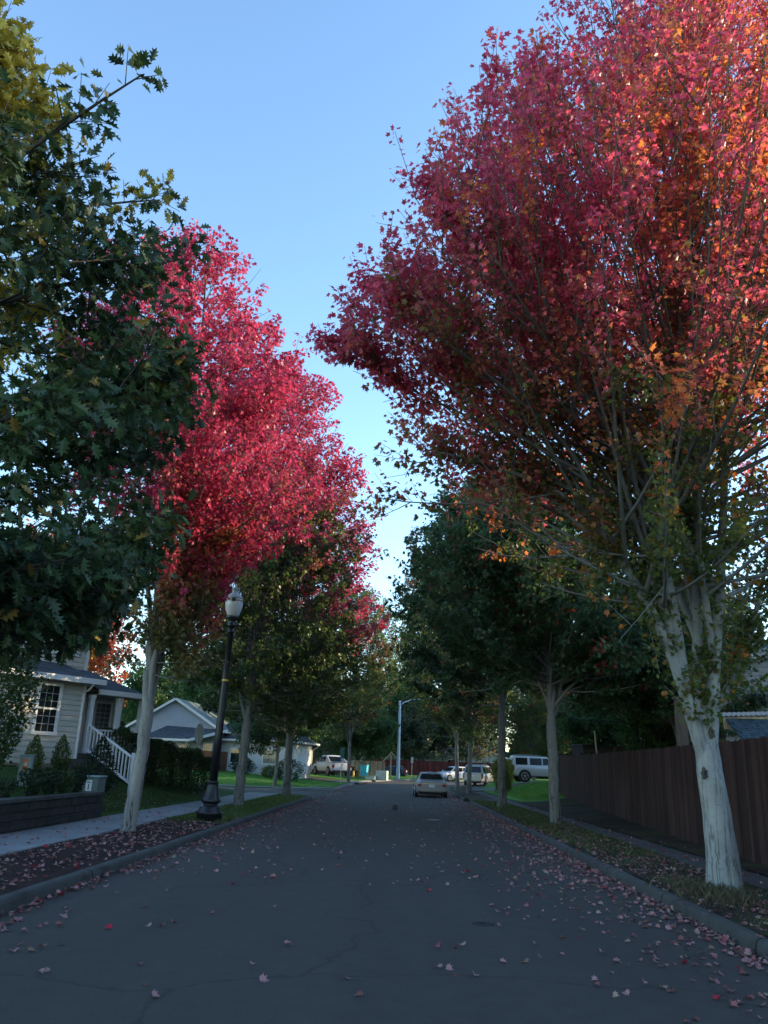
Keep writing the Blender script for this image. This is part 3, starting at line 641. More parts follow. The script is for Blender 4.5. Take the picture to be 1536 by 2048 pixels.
# the red oak overhanging from the left, its trunk outside the picture
Bo = np.array([-5.5, 6.6, .12])
oak = empty('oak_tree', Bo, 0, 'dark green oak with jagged leaves overhanging the left side, top leaves coloured sunlit gold', 'tree')
T = Tree(23, [(0, 0, 0), (0, 0, 3), (.1, .2, 11)], [(1.9, .9), (2.2, 2.0), (2.6, 2.5), (3.0, 2.6), (3.6, 2.9), (4.4, 2.95), (5.6, 3.0), (6.4, 2.85), (7.0, 2.35), (7.6, 1.8), (8.2, 1.35), (9.0, 1.0), (9.8, .5), (10.2, .2)], .12)
trunk = trunk_line([(0, 0, -.15), (.02, 0, 2.2), (0, .02, 5), (.08, .05, 7.4), (.1, .1, 9.9)], [.21, .17, .12, .06, .02], 4, 16, .02)
T.limb(trunk[0], trunk[1])
for z_, a_, ln_, rz_ in ((2.0, -25, 2.6, .045), (2.1, 40, 2.7, .045), (2.3, 5, 2.6, .045), (2.2, 70, 2.4, .04), (2.1, -10, 3.0, .05), (2.5, 35, 3.1, .055), (2.9, -45, 3.0, .05), (3.3, 80, 3, .05), (3.6, 8, 3.7, .06), (4.2, 50, 3.4, .05), (4.4, -35, 3.3, .05), (4.9, 15, 3.6, .05), (5.4, 70, 3, .05), (5.6, -15, 3.6, .045), (6.1, 35, 3.5, .045), (6.6, -60, 2.0, .04), (6.7, 10, 2.3, .04), (7.3, 50, 1.5, .035), (7.6, -10, 1.2, .03), (8.1, 25, .9, .03), (8.6, 120, .8, .025), (8.9, -60, .8, .025), (3.0, 150, 2.6, .05), (4.5, 200, 2.6, .05), (6, 140, 2.4, .04), (5.2, 250, 2.6, .04)):
    a = R(a_); el = R(8+z_*4.5); d = np.array([math.cos(a)*math.cos(el), math.sin(a)*math.cos(el), math.sin(el)])
    p0 = np.array([0, 0, z_]); e = p0+d*ln_; T.limb(bez(p0, p0+d*ln_*.5+UP*.25, e, 9), np.linspace(rz_, .008, 9))
T.seconds(24, .2, 0, 50); T.thirds(3.2, (.3, .9))
T.shoots(2100, (.25, .65), .12); T.deck(0, 27, 7, (.25, .5), .7)
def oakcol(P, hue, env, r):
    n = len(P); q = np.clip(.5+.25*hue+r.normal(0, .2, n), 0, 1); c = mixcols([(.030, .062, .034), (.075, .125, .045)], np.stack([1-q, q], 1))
    y_ = ss(6.4, 7.4, P[:, 2]-1.2*(P[:, 0]-1.25)+r.normal(0, .5, n)+hue*.2); c = c*(1-y_[:, None])+np.array([.52, .40, .06])*y_[:, None]  # sunlight on the oak top painted in as golden leaf colour
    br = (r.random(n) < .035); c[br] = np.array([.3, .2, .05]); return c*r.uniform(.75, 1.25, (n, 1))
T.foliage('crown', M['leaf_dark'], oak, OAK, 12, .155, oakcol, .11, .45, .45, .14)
T.wood('trunk', M['bark_dark'], oak, True)

def vase(name, loc, seed, label, group, zr, trunk_r, fork, nl, limb_r, per2, per3, nsh, perleaf, size, shape, colf, bark, lean=(0, 0), lump=.15, twigs=True, squash=(1, 1), z0=.5, ln=(.3, .75), mat='leaf', cat='tree', rz=0, els=(0, 62), spread=.13, axis=None):
    root = empty(name, loc, rz, label, cat, group)
    T = Tree(seed, axis or [(0, 0, 0), (lean[0]*fork, lean[1]*fork, fork), (lean[0]*fork*1.6, lean[1]*fork*1.6, zr[-1][0])], zr, lump, squash)
    f_ = T.centre(fork); top = T.centre(fork+1.0)
    trunk = trunk_line([(0, 0, -.2), f_*.5, f_, top], [trunk_r, trunk_r*.86, trunk_r*.82, trunk_r*.45], seed, 14, .018)
    T.auto_limbs(nl, fork-.1, limb_r, .62, z0); T.seconds(per2, .08, *els); T.thirds(per3); T.shoots(nsh, ln, .45)
    T.foliage('crown', M[mat], root, shape, perleaf, size, colf, spread)
    T.wood('trunk', M[bark], root, twigs, [trunk]); return root
MAG = ((.38, .028, .085), (.54, .07, .17), (.48, .032, .07), (.22, .028, .09))
L1 = vase('maple_tree', (-5.84, 18.5, .1), 31, 'red maple with fissured pale trunk standing before the hedge, left of the globe lamp', G_L,
  [(2.7, .5), (3.3, 1.7), (4.4, 1.95), (5.9, 2.05), (6.9, 3.3), (7.8, 3.75), (9.5, 3.5), (11.5, 2.9), (13, 2.3), (14.6, 1.3), (15.9, .3)], .165, 2.45, 9, .075, 26, 2.8, 2900, 20, .118, MAPLE6, maple_col(5.4, 2.2, red=MAG, low= (OLV, (.12, .085, .03)), orange=.16), 'bark_left', (.06, 0), axis=[(0, 0, 0), (.15, 0, 2.6), (.1, 0, 3.3), (-.85, 0, 4.6), (-.85, 0, 5.7), (.0, 0, 7.2), (.1, 0, 16)])
L2 = vase('maple_tree', (-5.64, 29.9, .1), 37, 'tall red topped maple, lower leaves green, just behind the globe lamp', G_L,
  [(2.5, .6), (3.3, 2.6), (5, 3.5), (8.5, 4.1), (11.5, 4.1), (13.5, 3.8), (15.3, 3.1), (17, 1.7), (18.2, .3)], .19, 2.7, 11, .085, 28, 2.6, 3100, 18, .145, MAPLE6, maple_col(9.7, 2.4, red=MAG, low= ((.065, .095, .028), (.05, .09, .028)), orange=.05), 'bark', (.03, 0))
L3 = copy_tree(L2); L3.location = (-5.33, 40.4, .1); L3.rotation_euler = (0, 0, 2.2); L3.scale = (1.12, 1.12, .88)
L3['label'] = 'red and green maple at the street corner, third trunk beyond the lamp'
R2 = vase('maple_tree', (4.85, 26.3, .1), 43, 'dark green maple with straight grey trunk beside the far half of the brown fence', G_R,
  [(2.1, .8), (2.9, 3.2), (4.2, 4.4), (6.2, 4.8), (8, 4.6), (9.6, 3.8), (11.2, 2.4), (12.4, .5)], .185, 2.9, 11, .075, 28, 2.8, 3300, 17, .155, MAPLE6, green_col(((.045, .09, .042), (.08, .15, .06)), (.30, .06, .04), 1.05), 'bark', (-.02, 0), mat='leaf')
R3 = copy_tree(R2); R3.location = (4.5, 36.9, .1); R3.rotation_euler = (0, 0, 1.7); R3.scale = (1.12, 1.12, 1.26); R3['label'] = 'dark trunked green maple on the verge at the end of the brown fence'
# smaller trees round the corner
R9 = copy_tree(R2); R9.location = (9.9, 29.5, .3); R9.rotation_euler = (0, 0, 4.4); R9.scale = (.8, .8, .74); R9['label'] = 'green maple inside the garden, its crown hanging over the brown fence'; R9['group'] = 'background trees'
R4 = vase('maple_tree', (4.62, 55.3, .1), 47, 'olive green maple with a bright red spray, behind the parked saloon car', G_R,
  [(2.4, .5), (3.2, 2), (5, 3.2), (7.5, 4.6), (10.5, 5.5), (13.5, 4.8), (16, 2.9), (17.6, .5)], .17, 2.7, 10, .07, 24, 2.2, 2500, 18, .17, QUAD, green_col(((.045, .075, .02), (.13, .16, .04)), (.5, .06, .06), .85), 'bark', (.01, 0))
R5 = copy_tree(R4); R5.location = (4.45, 64.6, .1); R5.rotation_euler = (0, 0, 2.6); R5.scale = (1.04, 1.04, 1.1); R5['label'] = 'slim pale trunked maple, last on the right verge before the bend'
t7 = copy_tree(R4); t7.location = (-4.5, 75.5, .2); t7.rotation_euler = (0, 0, 4.1); t7.scale = (1.0, 1.0, 1.08); t7['label'] = 'olive green maple with red sprays by the driveway of the white pickup'; t7['group'] = 'trees round the far corner'
t6 = vase('ornamental_tree', (-8.05, 54.6, .2), 53, 'small dark green tree on the corner lawn before the white garage', None,
  [(1.7, .6), (2.3, 2.6), (3.4, 3.3), (5, 3.1), (6.6, 1.9), (7.4, .2)], .13, 1.7, 8, .05, 22, 2.4, 1300, 18, .17, QUAD, green_col((DGR, (.05, .10, .04))), 'bark', (.05, 0))
# background trees
GB = 'background trees'
far = vase('shade_tree', (-11.5, 84, .6), 61, 'dense dark green tree behind the white pickup', GB,
  [(.4, 1.2), (2, 3.2), (5, 4.6), (8, 5), (11, 4), (13.2, 2.2), (14.5, .3)], .25, 1.2, 10, .1, 18, 1.8, 1500, 16, .30, QUAD, green_col((DGR, GRN)), 'bark_dark', twigs=False, ln=(.5, 1.2), spread=.3)
farY = vase('maple_tree', (-21, 44, .9), 67, 'golden yellow tree behind the cream house', GB,
  [(2.2, .6), (3, 2.4), (6, 3.8), (9, 3.8), (12, 2.4), (13.8, .3)], .2, 2.4, 8, .1, 16, 1.6, 900, 16, .26, QUAD, maple_col(12, 3, ((.62, .40, .06), (.45, .36, .06)), orange=.1), 'bark_dark', twigs=False, ln=(.5, 1.1), spread=.28)
farO = vase('maple_tree', (-24.5, 62, .9), 71, 'orange red tree between the cream house and the street maple', GB,
  [(2.2, .6), (3, 2.4), (6, 3.6), (9, 3.6), (12, 2.2), (13.8, .3)], .2, 2.4, 8, .1, 16, 1.6, 900, 16, .26, QUAD, maple_col(7, 5, ((.22, .10, .035), (.17, .06, .025)), ((.36, .035, .04), (.36, .12, .03), (.3, .03, .06), (.25, .02, .05)), .2), 'bark_dark', twigs=False, ln=(.5, 1.1), spread=.28)
wil = vase('willow_tree', (3.2, 116, .3), 73, 'pale grey green willow behind the red fence', GB,
  [(.5, 1.2), (2, 3.4), (5, 4.6), (8, 4.6), (11, 3.2), (13, .4)], .3, 1.4, 9, .1, 16, 1.6, 1000, 16, .32, QUAD, green_col(((.05, .075, .05), (.11, .13, .08)), (.16, .09, .06), 1.2), 'bark', twigs=False, ln=(.6, 1.3), spread=.3)
def cp(src, loc, rz, sc_, label, group=GB):
    c = copy_tree(src); c.location = loc; c.rotation_euler = (0, 0, rz); c.scale = sc_ if isinstance(sc_, tuple) else (sc_,)*3; c['label'] = label
    if group: c['group'] = group
    return c
cp(far, (-4.6, 93, .6), 1.2, (.8, .8, .75), 'drooping dark green tree behind the tan fence')
cp(far, (-17.5, 82, .8), 2.9, 1.05, 'dense green tree above the white garage roof')
cp(far, (-27, 92, .8), 4.2, 1.0, 'tall green tree behind the grey gabled house')
cp(wil, (9.5, 118, .3), 1.9, 1.1, 'olive tree behind the far right half of the red fence')
cp(far, (-3, 124, .3), .4, 1.15, 'tall green tree behind the white light pole')
cp(far, (.8, 118, .3), 2.4, (.85, .85, 1.5), 'tallest dark green tree rising behind the red fence by the light pole')
cp(wil, (-10, 112, .5), 3.6, 1.1, 'grey green tree rising behind the drooping tree')
cp(R4, (11.5, 72, .3), 1.1, (.85, .85, .62), 'bright green rounded tree behind the white four by four')
cp(far, (16.5, 80, .4), 2.2, 1.0, 'dense green tree filling the right background over the fence end')
cp(far, (12.5, 50, .4), 5.2, (.62, .62, .58), 'green tree inside the yard beyond the louvred wall')
cp(far, (10.6, 33, .3), .9, (.42, .42, .40), 'bushy dark tree directly behind the brown fence')
cp(R2, (13.5, 40, .3), 3.9, .95, 'green maple in the yard behind the brown fence')
cp(far, (19, 100, .4), 4.0, 1.1, 'tall green tree behind the grey parked four by four')
cp(farY, (-19, 97, .8), 2.0, 1.0, 'yellow tree far behind the grey gabled house')
cp(farY, (-27, 30, 1.2), 1.1, 1.15, 'golden tree rising over the roof of the cream house')
# trees added out of view to the right, to keep low sun off the street
k_ = 0
for (x, y) in ((30, 32), (31, 42), (30, 52), (32, 62), (29, 15), (30, 23), (36, 48), (36, 30), (27, -22), (30, -13), (26, -5), (31, 3), (27, 11), (31, 19), (28, 28), (32, 37), (29, 47), (33, 57), (30, 67), (33, 78), (40, -8), (42, 8), (41, 24), (42, 42), (43, 60)):
    cp(far if k_ % 3 else wil, (x, y, .4), k_*1.7, (1.0+.1*(k_ % 3)*.5,)*2+(.78+.06*(k_ % 4),), 'leafy tree added to block the low sun, well behind the right hand gardens', 'added sun-blocking trees on the right'); k_ += 1

# the wood that closes every view far off
r = np.random.default_rng(99); n = 60000; ang = r.uniform(-1.25, 1.25, n); ang = np.where(r.random(n) < .5, ang*.35, ang)
ds = 150+r.uniform(0, 26, n)-20*np.abs(np.sin(ang*2)); x = np.sin(ang)*ds; y = 8+np.cos(ang)*ds; top = 11+3.2*np.sin(ang*37)+2.4*np.sin(ang*71+1)+1.6*np.sin(ang*131)
P = np.stack([x, y, top*r.random(n)**.8], 1); d = np.stack([-np.sin(ang), -np.cos(ang), 0*ang], 1); Tt = unit(d*.5+r.normal(0, .7, (n, 3))); N = unit(d+UP*.5+r.normal(0, .5, (n, 3))); N = unit(N-Tt*(N*Tt).sum(1)[:, None])
V, Fc, kk = leaves_np(QUAD, P, Tt, N, r.uniform(.8, 1.6, n)); col = green_col(((.03, .05, .03), (.07, .09, .04)), (.20, .10, .04), 1.3)(P, np.sin(ang*53)+r.normal(0, .3, n), None, r)
o = link('far_woods', np_mesh('far_woods', V, Fc, False, np.repeat(col, kk, 0)), M['leaf']); o['kind'] = 'stuff'
# ------------------------------------------------------------------ buildings
def lap(mb, x0, x1, y, z0, z1, step=.17, clip=None, ax=0, sgn=-1, proud=.03):
    """lap siding in the plane y=const (ax=0) or x=const (ax=1), boards facing sgn"""
    z = z0
    while z < z1-.01:
        zt = min(z+step, z1); a, b = (x0, x1) if clip is None else clip((z+zt)/2)
        if b > a:
            q = [(a, y+sgn*proud, z), (b, y+sgn*proud, z), (b, y+sgn*.002, zt), (a, y+sgn*.002, zt)]; bt = [(a, y, z), (b, y, z)]
            if ax: q = [(p[1], p[0], p[2]) for p in q]; bt = [(p[1], p[0], p[2]) for p in bt]
            mb.add(q, [(0, 1, 2, 3)]); mb.add([bt[0], bt[1], q[1], q[0]], [(0, 1, 2, 3)])
        z += step
def window(parent, x0, x1, y, z0, z1, cols=3, rows=6, trim=.10, sash=True, ax=0, sgn=-1, glass='glass', mat='trim', grid_=True):
    """cased window standing on a wall plane; casing, sash and glazing bars"""
    def P(a, b):                               # (along, out, z) boxes
        (u0, o0, z0_), (u1, o1, z1_) = a, b; v0, v1 = sorted((y+sgn*o0, y+sgn*o1))
        return ((u0, v0, z0_), (u1, v1, z1_)) if not ax else ((v0, u0, z0_), (v1, u1, z1_))
    f = MB(); t = trim
    f.box(*P((x0, 0, z0+t), (x0+t, .05, z1-t))); f.box(*P((x1-t, 0, z0+t), (x1, .05, z1-t)))
    f.box(*P((x0, 0, z1-t), (x1, .055, z1))); f.box(*P((x0-.02, 0, z0), (x1+.02, .07, z0+t)))
    zm = (z0+z1)/2
    if sash: f.box(*P((x0+t, .0, zm-.03), (x1-t, .045, zm+.03)))
    fo = f.build('window', M[mat], parent)
    g = MB(); g.box(*P((x0+t, 0, z0+t), (x1-t, .02, z1-t))); g.build('pane', M[glass], fo)
    if grid_:
        m = MB(); w_, h_ = x1-x0-2*t, z1-z0-2*t
        for i in range(1, cols): u = x0+t+w_*i/cols; m.box(*P((u-.008, .02, z0+t), (u+.008, .027, z1-t)))
        for j in range(1, rows):
            if sash and abs(j-rows/2) < .01: continue
            v = z0+t+h_*j/rows; m.box(*P((x0+t, .0205, v-.008), (x1-t, .029, v+.008)))
        m.build('glazing_bar', M['muntin'], fo)
    return fo
def slab(mb, pts, th=.10):                      # roof slab from planar corner points
    P = [Vector(p) for p in pts]; n = (P[1]-P[0]).cross(P[2]-P[0]).normalized()
    if n.z < 0: n = -n
    k = len(P); vs = [p for p in P]+[p-n*th for p in P]
    mb.add(vs, [tuple(range(k)), tuple(range(2*k-1, k-1, -1))]+[(i, i+k, (i+1) % k+k, (i+1) % k) for i in range(k)])

# cream two storey house on the left (local x runs along its front, to the right)
hs = empty('house', (-10.72, 27.5, 1.36), R(58.4), 'cream two storey house with lap siding, slate roof and white railed porch steps', 'house')
m = MB(); lap(m, -8, 0, 0, 0, 2.62); m.box((-8, .001, -.02), (-.001, 6, 2.62)); lap(m, 0, 1.5, 0, 0, 2.62, ax=1, sgn=1)
lap(m, 0, 2.9, 1.5, .36, 2.5); m.box((0, 1.501, .30), (2.9, 6, 2.5)); m.build('wall', M['siding'], hs)
m = MB(); m.box((-.10, -.038, 0), (.036, -.032, 2.6)); m.box((.032, -.032, 0), (.036, .09, 2.6)); m.build('corner_board', M['trim'], hs)
fo = MB().box((-8, .012, -.95), (-.012, 6, -.02)).build('foundation', M['found'], hs)
v_ = MB(); v_.box((-2.55, .0, -.30), (-2.1, .02, -.08)); v_.build('vent', M['dark'], fo)
m = MB(); lap(m, -8, 1.43, 2.0, 3.2, 6.1, clip=None); m.box((-8, 2.001, 3.0), (1.429, 7, 6.1)); lap(m, 2.0, 7, 1.43, 3.2, 6.1, ax=1, sgn=1); m.build('upper_wall', M['siding'], hs)
m = MB(); m.box((1.33, 1.962, 3.2), (1.466, 1.968, 6.1)); m.box((1.461, 1.968, 3.2), (1.466, 2.1, 6.1)); m.build('corner_board', M['trim'], hs)
ro = MB(); slab(ro, [(-8.2, -.42, 2.74), (.44, -.42, 2.74), (.44, 2.05, 3.42), (-8.2, 2.05, 3.42)], .07)
slab(ro, [(.45, -.12, 2.46), (2.55, -.12, 2.46), (1.5, 2.05, 3.3), (.45, 2.05, 3.3)], .07); slab(ro, [(2.56, -.12, 2.46), (2.56, 4, 2.46), (1.51, 4, 3.3), (1.51, 2.05, 3.3)], .07)
slab(ro, [(-8.3, 1.6, 6.05), (1.8, 1.6, 6.05), (1.8, 4.5, 7.9), (-8.3, 4.5, 7.9)], .1); slab(ro, [(-8.3, 7.4, 6.05), (1.8, 7.4, 6.05), (1.8, 4.51, 7.9), (-8.3, 4.51, 7.9)], .1)
rf = ro.build('roof', M['roof'], hs)
ga = MB(); ga.box((1.5, 2.02, 6.1), (1.44, 6.98, 6.12)); ga.prism([(2.0, 6.1), (7.0, 6.1), (4.5, 7.75)], 0, 1.3, 1.43); ga.build('gable', M['siding'], hs)
g = MB(); g.box((-8.2, -.50, 2.58), (.46, -.425, 2.755)); g.box((.44, -.50, 2.58), (.475, 1.2, 2.73)); g.build('gutter', M['trim'], hs)
g = MB(); g.box((.48, -.19, 2.30), (2.6, -.125, 2.47)); g.box((2.565, -.12, 2.30), (2.63, 4, 2.45)); g.build('porch_gutter', M['trim'], hs)
g = MB(); g.box((-8.2, -.42, 2.56), (.43, .0, 2.60)); g.box((.45, -.12, 2.28), (2.55, 1.49, 2.305)); g.build('soffit', M['siding_dull'], hs)
window(hs, -1.81, -.89, -.014, .86, 2.52, 3, 6, .11)
window(hs, -4.6, -3.68, -.014, .86, 2.52, 3, 6, .11)
window(hs, -.05, 1.0, 1.986, 3.72, 5.0, 3, 4, .1); window(hs, -2.3, -1.25, 1.986, 3.9, 5.15, 3, 4, .1)
window(hs, 1.62, 2.42, 1.486, 1.05, 2.2, 3, 6, .08, sash=False, glass='glass_curtain')
d = MB(); d.box((.24, 1.44, .36), (1.14, 1.483, 2.22)); do = d.build('door', M['bumper'], hs)
MB().disc_y((1.05, 1.42, 1.25), .03, .05, 10, 1).build('handle', M['chrome'], do)
d = MB(); d.box((.12, 1.43, .36), (.235, 1.484, 2.3)); d.box((1.145, 1.43, .36), (1.25, 1.484, 2.3)); d.build('door_frame', M['trim'], hs)
m = MB(); m.box((.0, 0.02, .2), (2.9, 1.49, .35)); m.box((.03, .05, -.95), (2.88, 1.4, .198)); m.build('porch_floor', M['steps'], hs)
for xx in (.40, 1.56):
    m = MB(); m.box((xx-.075, -.005, .352), (xx+.075, .145, 2.15)); m.box((xx-.10, -.03, 2.152), (xx+.10, .17, 2.278)); m.box((xx-.1, -.03, .353), (xx+.1, .17, .5)); m.build('porch_post', M['trimsh'], hs)
m = MB(); m.box((2.6, .0, .352), (2.86, .28, 2.278)); m.build('porch_post', M['trimsh'], hs)
def balustrade(p, q, z0, z1, n, sl=0):
    rl = MB(); p, q = Vector(p), Vector(q); dz = Vector((0, 0, 1))
    rl.beam(p+dz*z1, q+dz*z1, .085, .05); r_ = rl.build('railing', M['trimsh'], hs); MB().beam(p+dz*z0, q+dz*z0, .05, .07).build('bottom_rail', M['trimsh'], r_)
    for i in range(n):
        c = p+(q-p)*(i+.5)/n; b = MB().beam(c+dz*(z0+.03), c+dz*(z1-.02), .042, .042); b.build('baluster', M['trimsh'], r_)
balustrade((.49, .07, .35), (1.47, .07, .35), .10, .78, 7); balustrade((1.67, .07, .35), (2.58, .07, .35), .10, .78, 7)
balustrade((.40, -.04, .35), (.62, -2.05, -.62), .12, .90, 13)
m = MB(); m.box((.57, -2.2, -1.25), (.69, -2.08, .42)); m.build('newel_post', M['trimsh'], hs)
m = MB()
for i in range(5): m.box((-.75, -.36*(i+1)+.003, -1.6), (.34, -.36*i, .17-.19*i))
m.build('front_step', M['steps'], hs, .012)
g = MB(); g.tube([(-.02, -.46, 2.58), (-.02, -.25, 2.4), (-.045, -.06, 2.3), (-.045, -.06, -.3)], .035, 8); g.build('downpipe', M['trim'], hs)

def gable_house(name, loc, rz, label, sid, roof, hw, depth, wall, peak, cat='house', group=None, over=.35, base=1.2):
    e = empty(name, loc, rz, label, cat, group)
    m = MB(); lap(m, -hw, hw, 0, 0, wall); m.box((-hw, .002, -base), (hw, depth, wall))
    lap(m, -hw, hw, 0, wall, wall+peak, clip=lambda z: (-hw*(1-(z-wall)/peak), hw*(1-(z-wall)/peak)))
    m.prism([(-hw, wall), (hw, wall), (0, wall+peak)], 1, .002, depth)
    lap(m, 0, depth, hw, 0, wall, ax=1, sgn=1); lap(m, 0, depth, -hw, 0, wall, ax=1, sgn=-1); m.build('wall', M[sid], e)
    sl = peak/hw; r_ = MB()
    for s in (-1, 1): slab(r_, [(s*(hw+over), -over, wall-over*sl+.12), (0, -over, wall+peak+.12), (0, depth+over, wall+peak+.12), (s*(hw+over), depth+over, wall-over*sl+.12)], .1)
    r_.build('roof', M[roof], e); b = MB()
    for s in (-1, 1):
        b.beam((s*(hw+over), -over-.03, wall-over*sl+.03), (s*.02, -over-.03, wall+peak+.03), .05, .2)
        b.box(*[sorted_ for sorted_ in (tuple(map(min, zip((s*(hw+over), -over, wall-over*sl-.05), (s*(hw+over+.09), depth+over, wall-over*sl+.08)))), tuple(map(max, zip((s*(hw+over), -over, wall-over*sl-.05), (s*(hw+over+.09), depth+over, wall-over*sl+.08)))))])
    b.build('barge_board', M['trim'], e); return e
h2 = gable_house('house', (-19.2, 70, .85), R(-3), 'grey gabled house with green grey roof behind the brown board fence', 'siding_grey', 'roof_green', 3.9, 12, 3.3, 2.35)
r_ = MB(); slab(r_, [(-1.9, -2.6, 2.35), (2.2, -2.6, 2.35), (4.6, -.05, 3.25), (-.6, -.05, 3.45)], .1); r_.build('porch_roof', M['roof'], h2)
b = MB(); b.box((-1.95, -2.72, 2.18), (2.25, -2.62, 2.36)); b.beam((2.25, -2.66, 2.28), (4.7, -.1, 3.2), .1, .2); b.build('porch_gutter', M['trim'], h2)
for xx in (-1.7, .6, 2.0): MB().box((xx-.07, -2.55, 0), (xx+.07, -2.41, 2.25)).build('porch_post', M['rawood'] if xx > 0 else M['trim'], h2)
window(h2, .5, 1.5, -.016, .9, 2.0, 2, 2, .08, grid_=False, sash=False); window(h2, 2.7, 3.5, -.016, .8, 2.2, 2, 4, .1)
MB().box((-.6, -.05, .0), (.3, -.018, 2.1)).build('door', M['bumper'], h2)
MB().tube([(1.1, -2.6, 2.2), (1.1, -.06, 2.0), (1.1, -.06, .1)], .04, 6).build('downpipe', M['trim'], h2)

# white house with the garage on the far corner
h3 = empty('house', (-9.3, 70.2, .80), R(0), 'white sided house with pale garage door on the far corner', 'house')
m = MB(); lap(m, -6.4, 0, 0, 0, 2.6, .2); m.box((-6.4, .002, -.8), (0, 7.2, 2.6)); lap(m, 0, 7.2, 0, 0, 2.6, .2, ax=1, sgn=1, proud=.014); m.build('wall', M['siding_white'], h3)
h3.rotation_euler = (0, 0, R(-9))
m = MB(); m.box((.002, 1.1, .0), (.047, 5.9, 2.2)); gd = m.build('garage_door', M['trim'], h3)
m = MB()
for j in range(4): m.box((.0475, 1.2, .08+j*.54), (.058, 5.8, .52+j*.54))
m.build('door_panel', M['trimsh'], gd)
m = MB(); m.box((.015, .93, 0), (.06, 1.09, 2.36)); m.box((.015, 5.91, 0), (.06, 6.07, 2.36)); m.box((.015, 1.091, 2.205), (.06, 5.909, 2.36)); m.build('garage_trim', M['trim'], h3)
m = MB(); m.box((-.14, -.045, 0), (.045, -.035, 2.6)); m.box((.035, -.035, 0), (.045, .12, 2.6)); m.build('corner_board', M['trim'], h3)
MB().box((.035, 7.08, 0), (.045, 7.2, 2.6)).build('corner_board', M['trim'], h3); MB().box((-6.42, -.045, 0), (-6.25, -.032, 2.6)).build('corner_board', M['trim'], h3)
r_ = MB(); slab(r_, [(-7, -.5, 2.62), (.55, -.5, 2.62), (-1.6, 3.6, 4.1), (-7, 3.6, 4.1)], .1); slab(r_, [(.56, -.5, 2.62), (.56, 7.7, 2.62), (-1.6, 3.6, 4.1)], .1); slab(r_, [(-7, 7.7, 2.62), (.55, 7.7, 2.62), (-1.6, 3.61, 4.1), (-7, 3.61, 4.1)], .1); r_.build('roof', M['roof_dark'], h3)
g = MB(); g.box((-7, -.6, 2.47), (.6, -.51, 2.63)); g.box((.57, -.5, 2.47), (.66, 7.75, 2.63)); g.tube([(.62, 7.5, 2.47), (.45, 7.4, 2.25), (.08, 7.3, 2.05), (.08, 7.3, .1)], .045, 6); g.build('gutter', M['trim'], h3)
window(h3, -2.3, -.9, -.016, .65, 1.9, 2, 1, .09, sash=False, glass='glass_curtain'); window(h3, -5.2, -4.0, -.016, .65, 1.9, 2, 1, .09, sash=False)
MB().lathe([(.05, 0), (.08, .1), (.06, .25)], 8, (.16, .5, 1.9)).build('wall_lamp', M['globe'], h3)

# shed and house behind the right fence
sh = empty('shed', (7.55, 17.4, .25), R(-6), 'garden shed with scalloped teal shingle roof looking over the brown fence', 'shed')
m = MB(); m.box((.15, .5, 0), (6, 5, 2.05)); m.build('wall', M['wood'], sh)
r_ = MB(); slab(r_, [(-.25, 0, 2.0), (6.3, 0, 2.0), (6.3, 1.7, 2.72), (-.25, 1.7, 2.72)], .05)
for row in range(7):                            # scalloped shingle courses
    y0 = row*.243; z0 = 2.0+y0*.4235
    for k in range(26):
        x0 = -.24+k*.25+(row % 2)*.06; r_.add([(x0, y0-.03, z0+.0), (x0+.06, y0-.07, z0-.012), (x0+.18, y0-.07, z0-.012), (x0+.235, y0-.03, z0), (x0+.235, y0+.25, z0+.125), (x0, y0+.25, z0+.125)], [(0, 1, 2, 3, 4, 5)])
r_.build('roof', M['roof_teal'], sh)
b = MB(); b.beam((-.3, 1.72, 2.62), (6.4, 1.72, 2.95), .05, .26); b.build('ridge_board', M['rawood'], sh)
b = MB()
for k in range(60): x0 = -.3+k*.11; b.add([(x0, 1.66, 2.77+k*.0054), (x0+.055, 1.66, 2.80+k*.0054), (x0+.11, 1.66, 2.77+k*.0054), (x0+.11, 2.6, 2.9+k*.0054), (x0+.055, 2.6, 2.93+k*.0054), (x0, 2.6, 2.9+k*.0054)], [(0, 1, 4, 5), (1, 2, 3, 4)])
b.build('corrugated_sheet', M['siding_dull'], sh)
hr = gable_house('house', (16.5, 28, .3), R(0), 'dull beige house half hidden by the big maple, behind the shed', 'siding_dull', 'roof_dark', 5.6, 10, 4.9, 2.4)
window(hr, -4.0, -2.9, -.016, 2.6, 4.1, 2, 2, .12)
window(hr, 1.0, 2.1, -.016, 2.6, 4.1, 2, 2, .12)
lw = empty('louvred_wall', (9.3, 42, .3), R(6), 'dark louvred outbuilding wall beyond the brown fence', 'outbuilding')
m = MB(); m.box((-.05, .1, 0), (2.4, 2.0, 2.75)); m.build('wall', M['dark'], lw); m = MB()
for k in range(16): m.add([(-.1, -.02, .1+k*.165), (2.45, -.02, .1+k*.165), (2.45, .09, .1+k*.165+.15), (-.1, .09, .1+k*.165+.15)], [(0, 1, 2, 3)])
m.build('louvre', M['bark_dark'], lw)
m = MB(); slab(m, [(-.15, -.1, 2.76), (2.5, -.1, 2.76), (2.5, 2.1, 2.8), (-.15, 2.1, 2.8)], .05); m.build('roof', M['roof_dark'], lw)
hf = gable_house('house', (10.5, 124, .3), R(8), 'distant blue grey house behind the red fence', 'siding_grey', 'roof_dark', 5.5, 9, 3.1, 1.8)
window(hf, -3.5, -2.2, -.016, 1.6, 2.7, 2, 1, .1, sash=False)
hg = gable_house('house', (-2.5, 128, .3), R(-4), 'distant dark roofed house left of the blue grey one', 'siding_grey', 'roof_dark', 5.0, 9, 2.6, 1.6)
window(hg, 1.2, 2.4, -.016, 1.5, 2.4, 2, 1, .1, sash=False)
